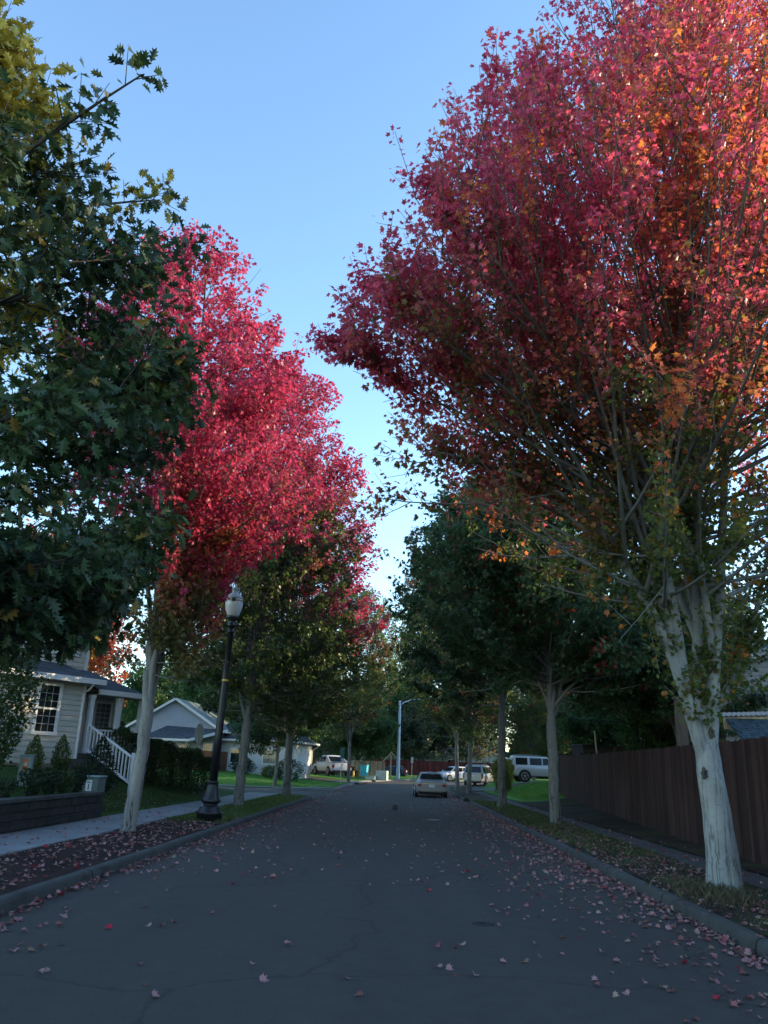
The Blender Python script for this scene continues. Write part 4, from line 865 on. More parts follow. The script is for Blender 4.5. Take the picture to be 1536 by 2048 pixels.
# houses added out of view to the right as shade casters
for i, (x, y, rz) in enumerate(((23, -8, 90), (24, 8, 88), (30, 66, 94))):
    e = gable_house('house', (x, y, .3), R(-rz), 'plain two storey house added off to the right to cast shade', 'siding_dull', 'roof_dark', 5.5, 9, 5.2, 2.6, group='added shade-casting houses')
    window(e, -3, -1.8, -.016, 3.2, 4.6, 2, 2, .1); window(e, 1.8, 3, -.016, 3.2, 4.6, 2, 2, .1)

# ------------------------------------------------------------------ fences and walls
def board_fence(name, pts, hts, zb, mat, label, bw=.14, gap=.006, seed=1, post=2.4, cap=False, back=True, jag=.015):
    """vertical boards from point to point; a thing of boards, posts, rails"""
    e = empty(name, (*pts[0], 0), 0, label, 'fence'); r = random.Random(seed); bd = MB(); ps = []; rl = MB(); o = Vector((*pts[0], 0))
    for (a, b, h0, h1) in zip(pts[:-1], pts[1:], hts[:-1], hts[1:]):
        a, b = Vector((*a, 0)), Vector((*b, 0)); L = (b-a).length; d = (b-a)/L; nn = Vector((-d.y, d.x, 0)); n = int(L/(bw+gap))
        for k in range(n):
            c = a+d*(k*(L/n)); t0 = k/n; z0 = float(zb(c.x, c.y)); h = h0+(h1-h0)*t0+r.uniform(-jag, jag); y = r.uniform(-.004, .004); th = .018
            p = c-o+nn*y; q = p+d*(L/n-gap); w2 = nn*th; lz = Vector((0, 0, z0-.05)); hz = Vector((0, 0, z0+h)); hz2 = Vector((0, 0, z0+h-.03)); cx = d*.03
            vs = [p+lz, q+lz, q+hz2, q-cx+hz, p+cx+hz, p+hz2]; vs += [v+w2 for v in vs]; bd.add(vs, [(0, 1, 2, 3, 4, 5), (11, 10, 9, 8, 7, 6)]+[(i, i+6, (i+1) % 6+6, (i+1) % 6) for i in range(6)])
        for f in (.22, .82):
            A = a-o+nn*.05; Bq = b-o+nn*.05; rl.beam(A+Vector((0, 0, float(zb(a.x, a.y))+h0*f)), Bq+Vector((0, 0, float(zb(b.x, b.y))+h1*f)), .04, .09)
        m_ = max(1, int(L/post))
        for k in range(m_+1): ps.append((a+(b-a)*k/m_-o+nn*.10, float(zb(a.x, a.y)), h0+(h1-h0)*k/m_))
    bd.build('boards', M[mat], e); rl.build('rail', M[mat], e)
    for p, z, h in ps: MB().box((p.x-.045, p.y-.045, z-.2), (p.x+.045, p.y+.045, z+h-.08)).build('post', M[mat], e)
    return e
zr_ = lambda x, y: zright(x, y)
board_fence('wooden_fence', [(8.75, 46.5), (7.6, 30), (6.55, 15), (5.75, 2.5)], [2.12, 2.2, 2.28, 2.3], lambda x, y: float(zright(x, y))-.08, 'fence_brown', 'dark brown stained board fence along the right sidewalk')
board_fence('wooden_fence', [(8.75, 46.5), (16, 47)], [2.1, 2.1], zr_, 'fence_brown', 'brown fence return running back from the street corner end', seed=4)
zl_ = lambda x, y: float(zleft(x, y))
board_fence('wooden_fence', [(-12.86, 37.2), (-12.6, 40.5), (-12.5, 43.5)], [1.95, 1.72, 1.45], zl_, 'fence_orange', 'orange cedar fence stepping down behind the clipped hedge', seed=2)
board_fence('wooden_fence', [(-22, 66.2), (-14.6, 65.6)], [1.55, 1.5], lambda x, y: .84, 'fence_brown2', 'reddish brown board fence in front of the grey gabled house', seed=3)
board_fence('wooden_fence', [(-14.6, 65.6), (-14.2, 69)], [1.5, 1.5], lambda x, y: .84, 'fence_brown2', 'short brown fence side running back to the white house', seed=8)
board_fence('wooden_fence', [(-4.5, 111), (4, 112.5), (18, 113)], [2.3, 2.3, 2.3], lambda x, y: .28, 'fence_red', 'long dark red board fence closing the end of the street', .16, seed=5)
board_fence('wooden_fence', [(-5.6, 87.2), (-1.5, 87.6)], [1.55, 1.6], lambda x, y: .58, 'fence_tan', 'pale tan board fence behind the turquoise bin', .15, seed=6)
board_fence('wooden_fence', [(-13, 84.5), (-5.7, 86.6)], [1.5, 1.5], lambda x, y: .72, 'fence_far', 'weathered dark fence behind the white pickup', .15, seed=7)
# retaining wall, courses of split face block with a cap
rw = empty('retaining_wall', (-7.62, 10, .1), 0, 'low dark split face block retaining wall beside the left sidewalk', 'wall')
r = random.Random(9); m = MB(); cpb = MB()
def rwx(y): return .06*math.sin((y-10)*.18)
for row in range(4):
    y = 1.0+(row % 2)*.22
    while y < 21.75:
        y2 = min(y+.44, 21.8); jx = r.uniform(-.012, .012); z0 = -.1+row*.175; x1 = rwx(y)-row*.012+jx
        m.box((x1-.25, y-10+.004, z0+.004), (x1, y2-10-.004, z0+.171)); y = y2
m.build('block', M['blockwall'], rw, .014)
y = 1.0
while y < 21.6:
    y2 = min(y+.46, 21.8); cpb.box((rwx(y)-.30, y-10+.003, .602), (rwx(y)+.01, y2-10-.003, .68+r.uniform(-.003, .003))); y = y2
cpb.build('cap', M['kerb'], rw, .012)
m = MB()
for row in range(4):
    for k in range(4): m.box((-.40-.36*(k+1), 11.5+r.uniform(-.01, .01), -.1+row*.175), (-.404-.36*k+.10, 11.79, .07+row*.175))
m.build('return_block', M['blockwall'], rw, .012)

# ------------------------------------------------------------------ globe street lamp
lp_ = empty('street_lamp', (-4.97, 22.45, .12), 0, 'black street lamp with frosted globe and flared base on the left verge', 'street lamp')
lp_.rotation_euler = (0, R(1.4), 0)
LPH = 5.42
bs = [(.33, -.05), (.33, .16), (.35, .18), (.35, .22), (.30, .26), (.27, .34), (.22, .38), (.19, .385), (.185, .43), (.25, .47), (.26, .50), (.25, .54), (.215, .60), (.18, .74), (.155, .88), (.14, .95), (.15, .955), (.15, .99), (.118, 1.0)]
MB().lathe(bs, 28).build('base', M['black'], lp_, 0, True)
po = MB().lathe([(.112, 1.0), (.104, 2.2), (.09, 3.6), (.078, LPH-.45), (.095, LPH-.44), (.095, LPH-.41), (.075, LPH-.40), (.075, LPH-.33)], 24).build('pole', M['black'], lp_, 0, True)
MB().lathe([(.0905, 0), (.0915, .004), (.0912, .045), (.0900, .05)], 24, (0, 0, 3.62)).build('yellow_band', M['yellow'], po)
MB().lathe([(.07, LPH-.33), (.12, LPH-.27), (.13, LPH-.21), (.085, LPH-.17), (.085, LPH-.12), (.17, LPH-.05), (.18, LPH), (.165, LPH+.01)], 24).build('fitter', M['black'], lp_, 0, True)
gl = MB().lathe([(.13, LPH+.01), (.17, LPH+.06), (.225, LPH+.20), (.25, LPH+.36), (.25, LPH+.42), (.235, LPH+.50)], 32).build('globe', M['globe'], lp_, 0, True)
MB().lathe([(.251, LPH+.43), (.258, LPH+.435), (.256, LPH+.475), (.245, LPH+.485)], 32).build('band', M['brass'], gl, 0, True)
MB().lathe([(.236, LPH+.505), (.225, LPH+.56), (.16, LPH+.64), (.10, LPH+.69), (.095, LPH+.77), (.115, LPH+.79), (.115, LPH+.81), (.07, LPH+.83), (.03, LPH+.85), (.035, LPH+.88), (.01, LPH+.93)], 28).build('cap', M['grey_cap'], lp_, 0, True)
MB().cbox((.03, -.262, LPH+.46), (.10, .03, .10)).build('photocell', M['black'], lp_, .008)
# ------------------------------------------------------------------ signs and poles
def octagon(r): return [(r*math.cos(R(22.5+45*k)), r*math.sin(R(22.5+45*k))) for k in range(8)]
st = empty('stop_sign', (-8.28, 34.2, .35), R(77), 'back of a pale octagonal stop sign on a post above the hedge', 'sign')
MB().prism([(a, b+2.33) for a, b in octagon(.42)], 1, .028, .032).build('sign_face', M['tail'], st)
MB().prism([(a, b+2.33) for a, b in octagon(.42)], 1, .0215, .0275).build('sign_plate', M['signback'], st)
MB().cbox((0, 0, 1.32), (.055, .04, 2.85)).build('post', M['signpost'], st, .006)
sg = empty('street_sign', (-4.85, 70.3, .2), R(20), 'grey green street name sign edge on, in front of the pickup', 'sign')
MB().lathe([(.03, -.2), (.03, 2.35)], 8).build('post', M['signpost'], sg)
MB().box((-.12, -.03, 2.0), (.2, -.012, 2.85)).build('sign_plate', M['signgreen'], sg); MB().box((.05, .03, 1.95), (.24, .045, 2.75)).build('sign_plate', M['signgreen'], sg)
sb = empty('road_sign', (1.5, 97.6, .25), R(10), 'narrow grey sign on a post right of the white light pole', 'sign')
MB().lathe([(.035, -.2), (.035, 2.4)], 8).build('post', M['signpost'], sb); MB().box((-.14, -.05, 1.9), (.14, -.036, 2.55)).build('sign_plate', M['signback'], sb)
lpole = empty('light_pole', (-.1, 95, .25), 0, 'tall white street light pole with a slanting arm', 'street light')
MB().lathe([(.24, -.2), (.22, .4), (.16, 4), (.13, 8.6), (.14, 8.62), (.12, 8.7)], 14).build('pole', M['pole'], lpole, 0, True)
MB().tube([(0, 0, 8.2), (.5, -.05, 8.55), (1.3, -.1, 8.85), (2.0, -.15, 8.95)], [.06, .055, .05, .05], 8).build('arm', M['pole'], lpole, 0, True)
MB().lathe([(.05, 0), (.17, .03), (.17, .09), (.08, .14)], 12, (2.15, -.15, 8.87)).build('lamp_head', M['grey_cap'], lpole)
# ------------------------------------------------------------------ utility boxes, bins
pe = empty('utility_pedestal', (-8.95, 20.0, float(zleft(-8.95, 20))), R(8), 'slim pale green utility pedestal with orange warning sticker on the lawn', 'utility box')
MB().box((-.14, -.09, -.1), (.14, .09, .68)).build('cabinet', M['ped'], pe, .012); MB().box((-.15, -.10, .682), (.15, .10, .72)).build('lid', M['ped'], pe, .01)
s_ = MB().box((-.055, -.0935, .34), (.065, -.0905, .62)).build('sticker', M['orange'], pe)
MB().disc_y((.005, -.095, .50), .038, .003, 20, 1).build('sticker_ring', M['white'], s_); m = MB(); m.box((-.012, -.0985, .475), (.004, -.0966, .525)); m.box((.004, -.0985, .495), (.022, -.0966, .508)); m.build('sticker_symbol', M['dark'], s_)
m = MB()
for k in range(3): m.box((-.035, -.0955, .37+k*.022), (.04, -.0938, .38+k*.022))
m.build('sticker_text', M['dark'], s_)
tr_ = empty('transformer_box', (-8.62, 22.9, float(zleft(-8.6, 22.9))+.13), R(6), 'squat grey green transformer cabinet with white label beside the block wall', 'utility box')
MB().box((-.72, -.42, -.2), (.52, .42, .50)).build('cabinet', M['trans'], tr_, .02); MB().box((-.75, -.45, .503), (.55, .45, .545)).build('lid', M['ped'], tr_, .015)
s_ = MB().box((.20, -.424, .16), (.36, -.4215, .44)).build('label', M['white'], tr_); m = MB(); m.box((.265, -.4265, .20), (.29, -.4245, .34)); m.box((.225, -.4265, .37), (.33, -.4245, .385)); m.box((.225, -.4265, .40), (.30, -.4245, .412)); m.build('label_mark', M['dark'], s_)
def cart(loc, rz, s, mat, label, lid):
    e = empty('wheelie_bin', loc, R(rz), label, 'bin'); m = MB()
    a, b = .25, .31; vs = [(-a, -a, .06), (a, -a, .06), (a, a, .06), (-a, a, .06), (-b, -b, .95), (b, -b, .95), (b, b, .95), (-b, b, .95)]
    m.add(vs, [(0, 3, 2, 1), (4, 5, 6, 7), (0, 1, 5, 4), (1, 2, 6, 5), (2, 3, 7, 6), (3, 0, 4, 7)]); m.build('body', M[mat], e, .03)
    MB().box((-.34, -.36, .955), (.34, .34, 1.02)).build('lid', M[lid], e, .02); MB().beam((-.25, .38, .9), (.25, .38, .9), .035, .035).build('handle', M['darkplastic'], e)
    for x in (-.27, .27): MB().disc_y((x, .22, .11), .11, .05, 14, 0).build('wheel', M['tyre'], e)
    e.scale = (s, s, s); return e
cart((-3.45, 83.6, .55), -14, 1.15, 'cyan', 'bright turquoise wheelie bin in front of the tan fence', 'cyan')
cart((-4.75, 83.4, .58), 10, .95, 'darkplastic', 'black wheelie bin beside the white pickup', 'darkplastic')
cart((-4.2, 84.4, .57), 24, .62, 'darkplastic', 'small dark bin between the black bin and the turquoise bin', 'trans')
MB().lathe([(.13, 0), (.11, .05), (.07, .55), (.03, .58)], 12, (0, 0, 0)).build('traffic_marker', M['yellow']).location = (-4.45, 82.6, .55)
tag(bpy.data.objects['traffic_marker'], 'small yellow cone standing beside the black wheelie bin', 'marker')
ub = empty('utility_box', (-1.65, 83.7, .42), R(-12), 'pale green utility cabinet on the grass left of the light pole', 'utility box')
MB().box((-.55, -.4, -.1), (.55, .4, .82)).build('cabinet', M['palebox'], ub, .05); MB().box((.1, -.41, .2), (.45, -.402, .7)).build('door', M['palebox'], ub); MB().cbox((.16, -.42, .45), (.04, .02, .1)).build('handle', M['dark'], ub)
ub = empty('utility_box', (-2.75, 83.2, .42), R(-12), 'low flat pale green utility box beside the taller pale cabinet', 'utility box')
MB().box((-.5, -.35, -.1), (.5, .35, .26)).build('cabinet', M['palebox'], ub, .05); MB().box((-.53, -.38, .262), (.53, .38, .31)).build('lid', M['palebox'], ub, .015)
ab = empty('arbour', (-.95, 88, .45), R(15), 'wooden garden arbour post with little gabled top at the tan fence end', 'arbour')
MB().box((.0, -.08, -.1), (.16, .08, 2.4)).build('post', M['rawood'], ab); m = MB(); m.beam((-1.0, 0, 1.5), (.15, 0, 2.62), .09, .1); m.beam((.05, 0, 2.68), (.75, 0, 1.95), .22, .1); m.build('roof_beam', M['rawood'], ab)
MB().beam((-.95, 0, .9), (-.9, 0, 1.6), .08, .08).build('strut', M['rawood'], ab)
pt = empty('timber_post', (7.5, 22.2, .3), 0, 'weathered timber post standing behind the brown fence left of the big trunk', 'post')
MB().box((-.14, -.1, 0), (.14, .1, 3.35)).build('post_shaft', M['wood'], pt, .015); MB().box((-.17, -.13, 3.352), (.17, .13, 3.42)).build('post_cap', M['wood'], pt)
tag(MB().tube([(8.75, 36.9, .4), (8.68, 36.95, 2.6), (8.62, 36.95, 3.5)], [.045, .04, .035], 8).build('garden_stake', M['rawood'], smooth=True), 'thin pale stake leaning behind the brown fence', 'stake')
ce = empty('utility_cover', (1.0, 10.0, 0), 0, 'small dark oval valve cover set in the asphalt', 'cover')
MB().lathe([(.125, .0005), (.125, .005), (.10, .006)], 24).build('ring', M['dark'], ce); MB().lathe([(.098, .0005), (.098, .0075), (.01, .0085)], 24).build('plate', M['black'], ce)
ce = empty('manhole_cover', (1.22, 28.7, 0), 0, 'pale worn manhole cover in the road ahead', 'cover')
MB().lathe([(.24, .0005), (.24, .005), (.22, .006)], 28).build('ring', M['bumper'], ce); MB().lathe([(.215, .0005), (.215, .008), (.01, .009)], 28).build('plate', M['bumper'], ce)
# ------------------------------------------------------------------ shrubs and hedge
def shrub(name, loc, label, shape, n, size, colf, seed, cat='shrub', group=None, stems=7, leaf=QUAD, mat='leaf_dark', hang=0., up=.5):
    """shape(u,v,w in unit) -> radius at height fraction; leaves crowd towards the outside"""
    e = empty(name, loc, seed*.7, label, cat, group); r = np.random.default_rng(seed); rad, hgt, prof = shape
    hz = r.random(n); pr = np.interp(hz, [p[0] for p in prof], [p[1] for p in prof]); keep = r.random(n) < (pr/max(p[1] for p in prof))**.8; hz = hz[keep]; pr = pr[keep]; n = len(hz)
    a = r.uniform(0, 6.283, n); lump = 1+.13*np.sin(a*3+hz*5+seed)+.10*np.sin(a*5-hz*9+seed*2); q = np.sqrt(r.uniform(.18, 1, n))*lump*(1+.08*r.normal(size=n))
    P = np.stack([np.cos(a)*q*pr*rad, np.sin(a)*q*pr*rad, hz*hgt+r.normal(0, .02, n)], 1)
    O = unit(np.stack([np.cos(a), np.sin(a), np.full(n, up)], 1)); T = unit(O+r.normal(0, .5, (n, 3))-UP*hang); N = unit(UP*.4+O*.6+r.normal(0, .5, (n, 3))); N = unit(N-T*(N*T).sum(1)[:, None])
    V, Fc, k = leaves_np(leaf, P, T, N, size*r.uniform(.6, 1.25, n)); col = colf(P, r.normal(0, .7, n)*.6+np.sin(a*3+hz*6), q, r)
    link('foliage', np_mesh('foliage', V, Fc, False, np.repeat(np.clip(col, .002, .9), k, 0)), M[mat], e); Vs = []; Fs = []; b = 0
    for i in range(stems):
        a = i*6.283/stems; h = hgt*r.uniform(.6, .92); rr_ = rad*.5; L = bez(np.array([0, 0, -.1]), np.array([math.cos(a)*rr_*.4, math.sin(a)*rr_*.4, h*.4]), np.array([math.cos(a)*rr_*np.interp(h/hgt, [p[0] for p in prof], [p[1] for p in prof]), math.sin(a)*rr_*np.interp(h/hgt, [p[0] for p in prof], [p[1] for p in prof]), h]), 5)
        v, f = tube_np(L, np.linspace(.018, .006, 5)*max(1, rad), 4); Vs.append(v); Fs.append(f+b); b += len(v)
    link('stem', np_mesh('stem', np.concatenate(Vs), np.concatenate(Fs), True), M['bark_dark'], e); return e
CONE = [(0, .55), (.12, .95), (.3, 1), (.6, .68), (.85, .3), (1, .05)]; BALL = [(0, .45), (.25, .9), (.5, 1), (.8, .8), (1, .3)]; SPREAD = [(0, .2), (.3, .6), (.7, 1), (1, .85)]; FLAME = [(0, .5), (.25, 1), (.5, .85), (.8, .4), (1, .06)]
DK = green_col(((.012, .028, .014), (.028, .055, .022))); MID = green_col(((.03, .06, .02), (.07, .12, .035))); YG = green_col(((.05, .09, .02), (.13, .17, .04)))
hx = lambda lx, ly: (-10.72+lx*math.cos(R(58.4))-ly*math.sin(R(58.4)), 27.5+lx*math.sin(R(58.4))+ly*math.cos(R(58.4)))
def zL(x, y): return float(zleft(x, y))
for k, (lx, ly, lab) in enumerate(((-2.05, -.75, 'small flame shaped conifer left of the utility pedestal against the cream wall'), (-1.12, -.8, 'small flame shaped conifer right of the pedestal, below the house corner'))):
    x, y = hx(lx, ly); shrub('conifer', (x, y, zL(x, y)-.02), lab, (.30, .98+.1*k, FLAME), 2600, .055, YG, 40+k, 'shrub', 'small conifers at the house wall', 3, up=1.6)
for k, (u, yy, hh, rr_, lab) in enumerate(((28, 17.0, .42, .24, 'smallest dark shrub on the block wall, nearest the left edge'), (80, 18.3, .62, .27, 'largest dark upright shrub behind the block wall, in front of the pedestal'), (116, 19.2, .60, .25, 'second tall dark shrub right of the pedestal on the block wall'), (143, 20.0, .55, .24, 'lower lighter shrub between two taller ones on the block wall'), (174, 20.9, .70, .24, 'dark upright shrub touching the transformer cabinet'))):
    p = at(u, 1560, yy); x = min(p[0], -7.98)
    shrub('shrub', (x, yy, zL(x, yy)-.03), lab, (rr_, hh, SPREAD), 1500 if k else 800, .055, DK if k != 3 else MID, 50+k, 'shrub', 'shrubs along the block wall', 8, up=1.4)
p = at(12, 1500, 19.0); shrub('dogwood_shrub', (-9.75, 19.3, zL(-9.75, 19.3)), 'tall leafy green shrub at the left edge before the cream house', (1.0, 3.3, [(0, .35), (.15, .7), (.4, .95), (.65, 1), (.85, .8), (1, .3)]), 9500, .085, MID, 60, 'shrub', None, 9, MAPLE6, 'leaf', .3)
x, y = -9.1, 25.4; shrub('conifer', (x, y, zL(x, y)-.05), 'black green conical conifer in front of the porch railing', (.58, 1.62, CONE), 5200, .06, DK, 61, 'shrub', None, 3, up=1.)
shrub('conifer', (-11.1, 32.8, zL(-11.1, 32.8)), 'dark conical conifer poking up behind the hedge by the orange fence', (.6, 1.75, CONE), 4200, .07, DK, 62, 'shrub', None, 3, up=1.)
shrub('burgundy_shrub', (-11.6, 31.2, zL(-11.6, 31.2)), 'rounded dark reddish shrub beside the porch railing', (1.0, 1.75, BALL), 4600, .075, green_col(((.03, .035, .015), (.055, .05, .02)), (.07, .02, .018), .6), 63)
# clipped hedge: one long plant mass with stems
he = empty('hedge', (-9.6, 31.5, 0), 0, 'long dark clipped hedge between the lawn and the street corner', 'hedge'); r = np.random.default_rng(77); n = 30000
HA, HB = np.array([-10.1, 28.7]), np.array([-8.15, 35.3]); t = r.random(n); c = HA+(HB-HA)*t[:, None]; dn = unit(HB-HA); nn = np.array([dn[1], -dn[0]])
hgt = 1.5+.10*np.sin(t*19)+.07*np.sin(t*43); fz = r.random(n); face = r.random(n); off = r.uniform(-.62, .62, n); side = face < .62; off = np.where(side, np.sign(off)*(.62-r.exponential(.09, n)), off); fz = np.where(side, fz, 1-r.exponential(.07, n)); fz = np.clip(fz, 0, 1.03)
off *= (1+.10*np.sin(t*31+fz*4))*(1-.12*fz); endp = ss(0, .04, t)*ss(0, .04, 1-t); off *= .5+.5*endp
P = np.stack([c[:, 0]+nn[0]*off, c[:, 1]+nn[1]*off, zleft(c[:, 0], c[:, 1])-.05+fz*hgt], 1)-np.array([-9.6, 31.5, 0]); O = unit(np.stack([nn[0]*np.sign(off), nn[1]*np.sign(off), np.where(side, .3, 1.5)], 1))
T_ = unit(O+r.normal(0, .6, (n, 3))); N_ = unit(O*.5+UP*.3+r.normal(0, .6, (n, 3))); N_ = unit(N_-T_*(N_*T_).sum(1)[:, None]); V, Fc, k = leaves_np(QUAD, P, T_, N_, .075*r.uniform(.6, 1.25, n))
col = green_col(((.02, .04, .016), (.06, .10, .03)), (.13, .13, .04), 1.2)(P, np.sin(t*37)+r.normal(0, .5, n), None, r); link('foliage', np_mesh('foliage', V, Fc, False, np.repeat(col, k, 0)), M['leaf_dark'], he)
mb = MB()
for k in range(44):
    t = (k+.5)/44; c = HA+(HB-HA)*t; z = zL(*c); a_ = k*2.4
    mb.tube([(c[0]+9.6, c[1]-31.5, z-.1), (c[0]+9.6+.1*math.cos(a_), c[1]-31.5+.1*math.sin(a_), z+.7), (c[0]+9.6+.28*math.cos(a_), c[1]-31.5+.28*math.sin(a_), z+1.3)], [.02, .015, .008], 4)
mb.build('stem', M['bark_dark'], he)
def zF(x, y): return float(zfar(x, y))
for k, (x, y, rr_, hh, cf, lab) in enumerate(((-12.6, 67.4, 1.0, 1.3, DK, 'dark round bush at the left end of the white house wall'), (-10.2, 67.2, .85, .95, YG, 'pale green round bush under the white house window'), (-8.7, 66.2, 1.25, 1.65, DK, 'largest dark bush by the garage corner'), (-14.0, 62.8, .6, .7, DK, 'small dark bush before the brown fence corner'))):
    shrub('bush', (x, y, zF(x, y)-.05), lab, (rr_, hh, BALL), 2600, .11, cf, 80+k, 'bush', 'bushes before the white house', 7)
shrub('ornamental_grass', (6.95, 56.2, float(zright(6.95, 56.2))), 'yellow green clump of tall ornamental grass beside the pale four by four', (.7, 2.0, [(0, .5), (.3, .8), (.7, 1), (1, .7)]), 5000, .22, green_col(((.13, .16, .04), (.30, .30, .09))), 90, 'grass clump', None, 9, np.array([(0, 1.), (.10, .5), (0, 0.), (-.10, .5)]), 'leaf', .0, 2.2)
shrub('bush', (7.1, 57.9, float(zright(7.1, 57.9))), 'dark low bush at the foot of the ornamental grass', (.5, .6, BALL), 1200, .10, MID, 91, 'bush', None, 7)

# ------------------------------------------------------------------ cars (local +y is forward)
def prof(pts, y): return float(np.interp(y, [p[0] for p in pts], [p[1] for p in pts]))
def car(name, loc, heading, label, cat, paint, L, W, top, roofz, gh, wheels, wr, zlow=.22, wbelt=.93, wroof=.74, two=None, rails=False, tail='sedan', bed=None, wins=None, group=None):
    """top: belt / bonnet / boot line as (y,z); gh: greenhouse (rear base y, rear roof y, front roof y, front base y)"""
    e = empty(name, loc, R(heading), label, cat, group); h = W/2
    ys = sorted(set([-L/2, -L/2+.06, -L/2+.2, -L/2+.5, L/2-.6, L/2-.25, L/2-.07, L/2]+[p[0] for p in top]+list(np.linspace(-L/2+.8, L/2-.9, 9))))
    V = []; n = 13
    for y in ys:
        zt = prof(top, y); e_ = max(0, (abs(y)-(L/2-.55))/.55); wd = h*(1-.17*e_**2.2); zb = zlow+.10*e_**2; half = [(wd*.84, zb), (wd*.95, zb+.06), (wd*.985, zb+.16), (wd, zb+(zt-zb)*.5), (wd*.985, zb+(zt-zb)*.78), (wd*.94, zt-.03), (wd*.80, zt+.005)]
        V += [(x, y, z) for x, z in half]+[(0, y, zt+.02)]+[(-x, y, z) for x, z in reversed(half)]
    n = 15; m = len(ys); Fc = []; sz = []
    for i in range(m-1):
        for j in range(n): Fc += [i*n+j, i*n+(j+1) % n, (i+1)*n+(j+1) % n, (i+1)*n+j]; sz.append(4)
    Fc += list(range(n-1, -1, -1)); sz.append(n); Fc += list(range((m-1)*n, m*n)); sz.append(n)
    b0 = len(V); yrb, yrr, yfr, yfb = gh; zr0, zf0 = prof(top, yrb), prof(top, yfb); ws = h*wbelt-.02; wt = h*wroof
    st = [(yrb, zr0, zr0-.01, 1), (yrr, prof(top, yrr), roofz-.02, 0), ((yrr+yfr)/2, prof(top, (yrr+yfr)/2), roofz, 0), (yfr, prof(top, yfr), roofz-.03, 0), (yfb, zf0, zf0-.01, 1)]
    for (y, zb_, zt, fl) in st:
        w1 = ws if fl else wt; V += [(ws, y, zb_-.04), (w1, y, zt-(.0 if fl else .06)), (w1*.9, y, zt-(0 if fl else .012)), (0, y, zt+(.0 if fl else .02)), (-w1*.9, y, zt-(0 if fl else .012)), (-w1, y, zt-(.0 if fl else .06)), (-ws, y, zb_-.04)]
    for i in range(4):
        for j in range(6): Fc += [b0+i*7+j, b0+i*7+j+1, b0+(i+1)*7+j+1, b0+(i+1)*7+j]; sz.append(4)
    me = np_mesh('body', V, Fc, True, None, sz); import bmesh
    bm = bmesh.new(); bm.from_mesh(me); bmesh.ops.recalc_face_normals(bm, faces=bm.faces); bm.to_mesh(me); bm.free()
    try: me.set_sharp_from_angle(angle=R(38))
    except Exception: pass
    body = link('body', me, M[paint], e)
    def side_pt(y, f, s, out=.008):            # point on the greenhouse side
        zb_ = prof(top, y)+.0; x = ws+(wt-ws)*f; return (s*(x+out), y, zb_+(roofz-.06-zb_)*f)
    for s in (-1, 1):
        for (a, b_) in (wins or []):
            def lim(y, f):                     # keep the glass inside the raked pillars
                lo = yrb+(yrr-yrb)*f+.10; hi = yfb+(yfr-yfb)*f-.10; return min(max(y, lo), hi)
            q = [side_pt(lim(a, .10), .10, s), side_pt(lim(b_, .10), .10, s), side_pt(lim(b_, .86), .86, s), side_pt(lim(a, .86), .86, s)]
            MB().add(q, [(0, 1, 2, 3)]).add([(p[0]-s*.03, p[1], p[2]) for p in q], [(0, 1, 2, 3)]).build('side_window', M['carglass'], e)
    def end_glass(yb, yr, zb_, nm, s):
        A = lambda x, f: (x, yb+(yr-yb)*f, zb_+(roofz-.06-zb_)*f+.0); o_ = Vector((0, s*.028, .028)); f0, f1 = .12, .84
        w_ = lambda f: (ws+(wt-ws)*f)*.84; q = [Vector(A(-w_(f0), f0))+o_, Vector(A(w_(f0), f0))+o_, Vector(A(w_(f1), f1))+o_, Vector(A(-w_(f1), f1))+o_]
        MB().add(q, [(0, 1, 2, 3)]).add([p-o_*1.5 for p in q], [(0, 1, 2, 3)]).build(nm, M['carglass'], e)
    end_glass(yrb, yrr, zr0, 'rear_window', -1); end_glass(yfb, yfr, zf0, 'windshield', 1)
    for yw in wheels:
        for s in (-1, 1):
            x = s*(h-.10); ar = MB(); ar.disc_y((s*(h-.055), yw, wr+.01), wr+.065, .13, 24, 0); ar.build('wheel_arch', M['dark'], e)
            we = MB().disc_y((x+s*.035, yw, wr), wr, .19, 26, 0).build('wheel', M['tyre'], e, .02)
            rm = MB(); rm.disc_y((x+s*.133, yw, wr), wr*.24, .02, 14, 0)
            for k in range(5):
                a = R(72*k+15); rm.beam((x+s*.132, yw+.02*math.cos(a), wr+.02*math.sin(a)), (x+s*.132, yw+wr*.64*math.cos(a), wr+wr*.64*math.sin(a)), .075, .018)
            for k in range(18):
                a, b_ = R(20*k), R(20*k+20); rm.beam((x+s*.131, yw+wr*.64*math.cos(a), wr+wr*.64*math.sin(a)), (x+s*.131, yw+wr*.64*math.cos(b_), wr+wr*.64*math.sin(b_)), .03, .05)
            rm.build('rim', M['rim'], we)
    zt = prof(top, -L/2); rear = -L/2
    for s in (-1, 1):
        if tail == 'sedan': q = ((h*.66, zt-.26), (h*.90, zt-.10))
        elif tail == 'suv': q = ((h*.80, zt-.42), (h*.955, zt+.02))
        else: q = ((h*.80, zt-.46), (h*.95, zt-.14))
        x0, x1 = sorted((s*q[0][0], s*q[1][0])); MB().box((x0, rear-.012, q[0][1]), (x1, rear+.28, q[1][1])).build('taillight', M['tail'], e, .015)
        zf = prof(top, L/2-.1); x0, x1 = sorted((s*h*.55, s*h*.9)); MB().box((x0, L/2-.25, zf-.22), (x1, L/2+.008, zf-.04)).build('headlight', M['headl'], e, .02)
        MB().cbox((s*(h+.09), yfb-.35, zf0+.10), (.20, .09, .14)).build('mirror', M[paint], e, .02)
        for yh in ((wins or [])[:2]): MB().cbox((s*(h*.985), (yh[0]+.22), zf0-.13), (.035, .16, .03)).build('handle', M[paint], e)
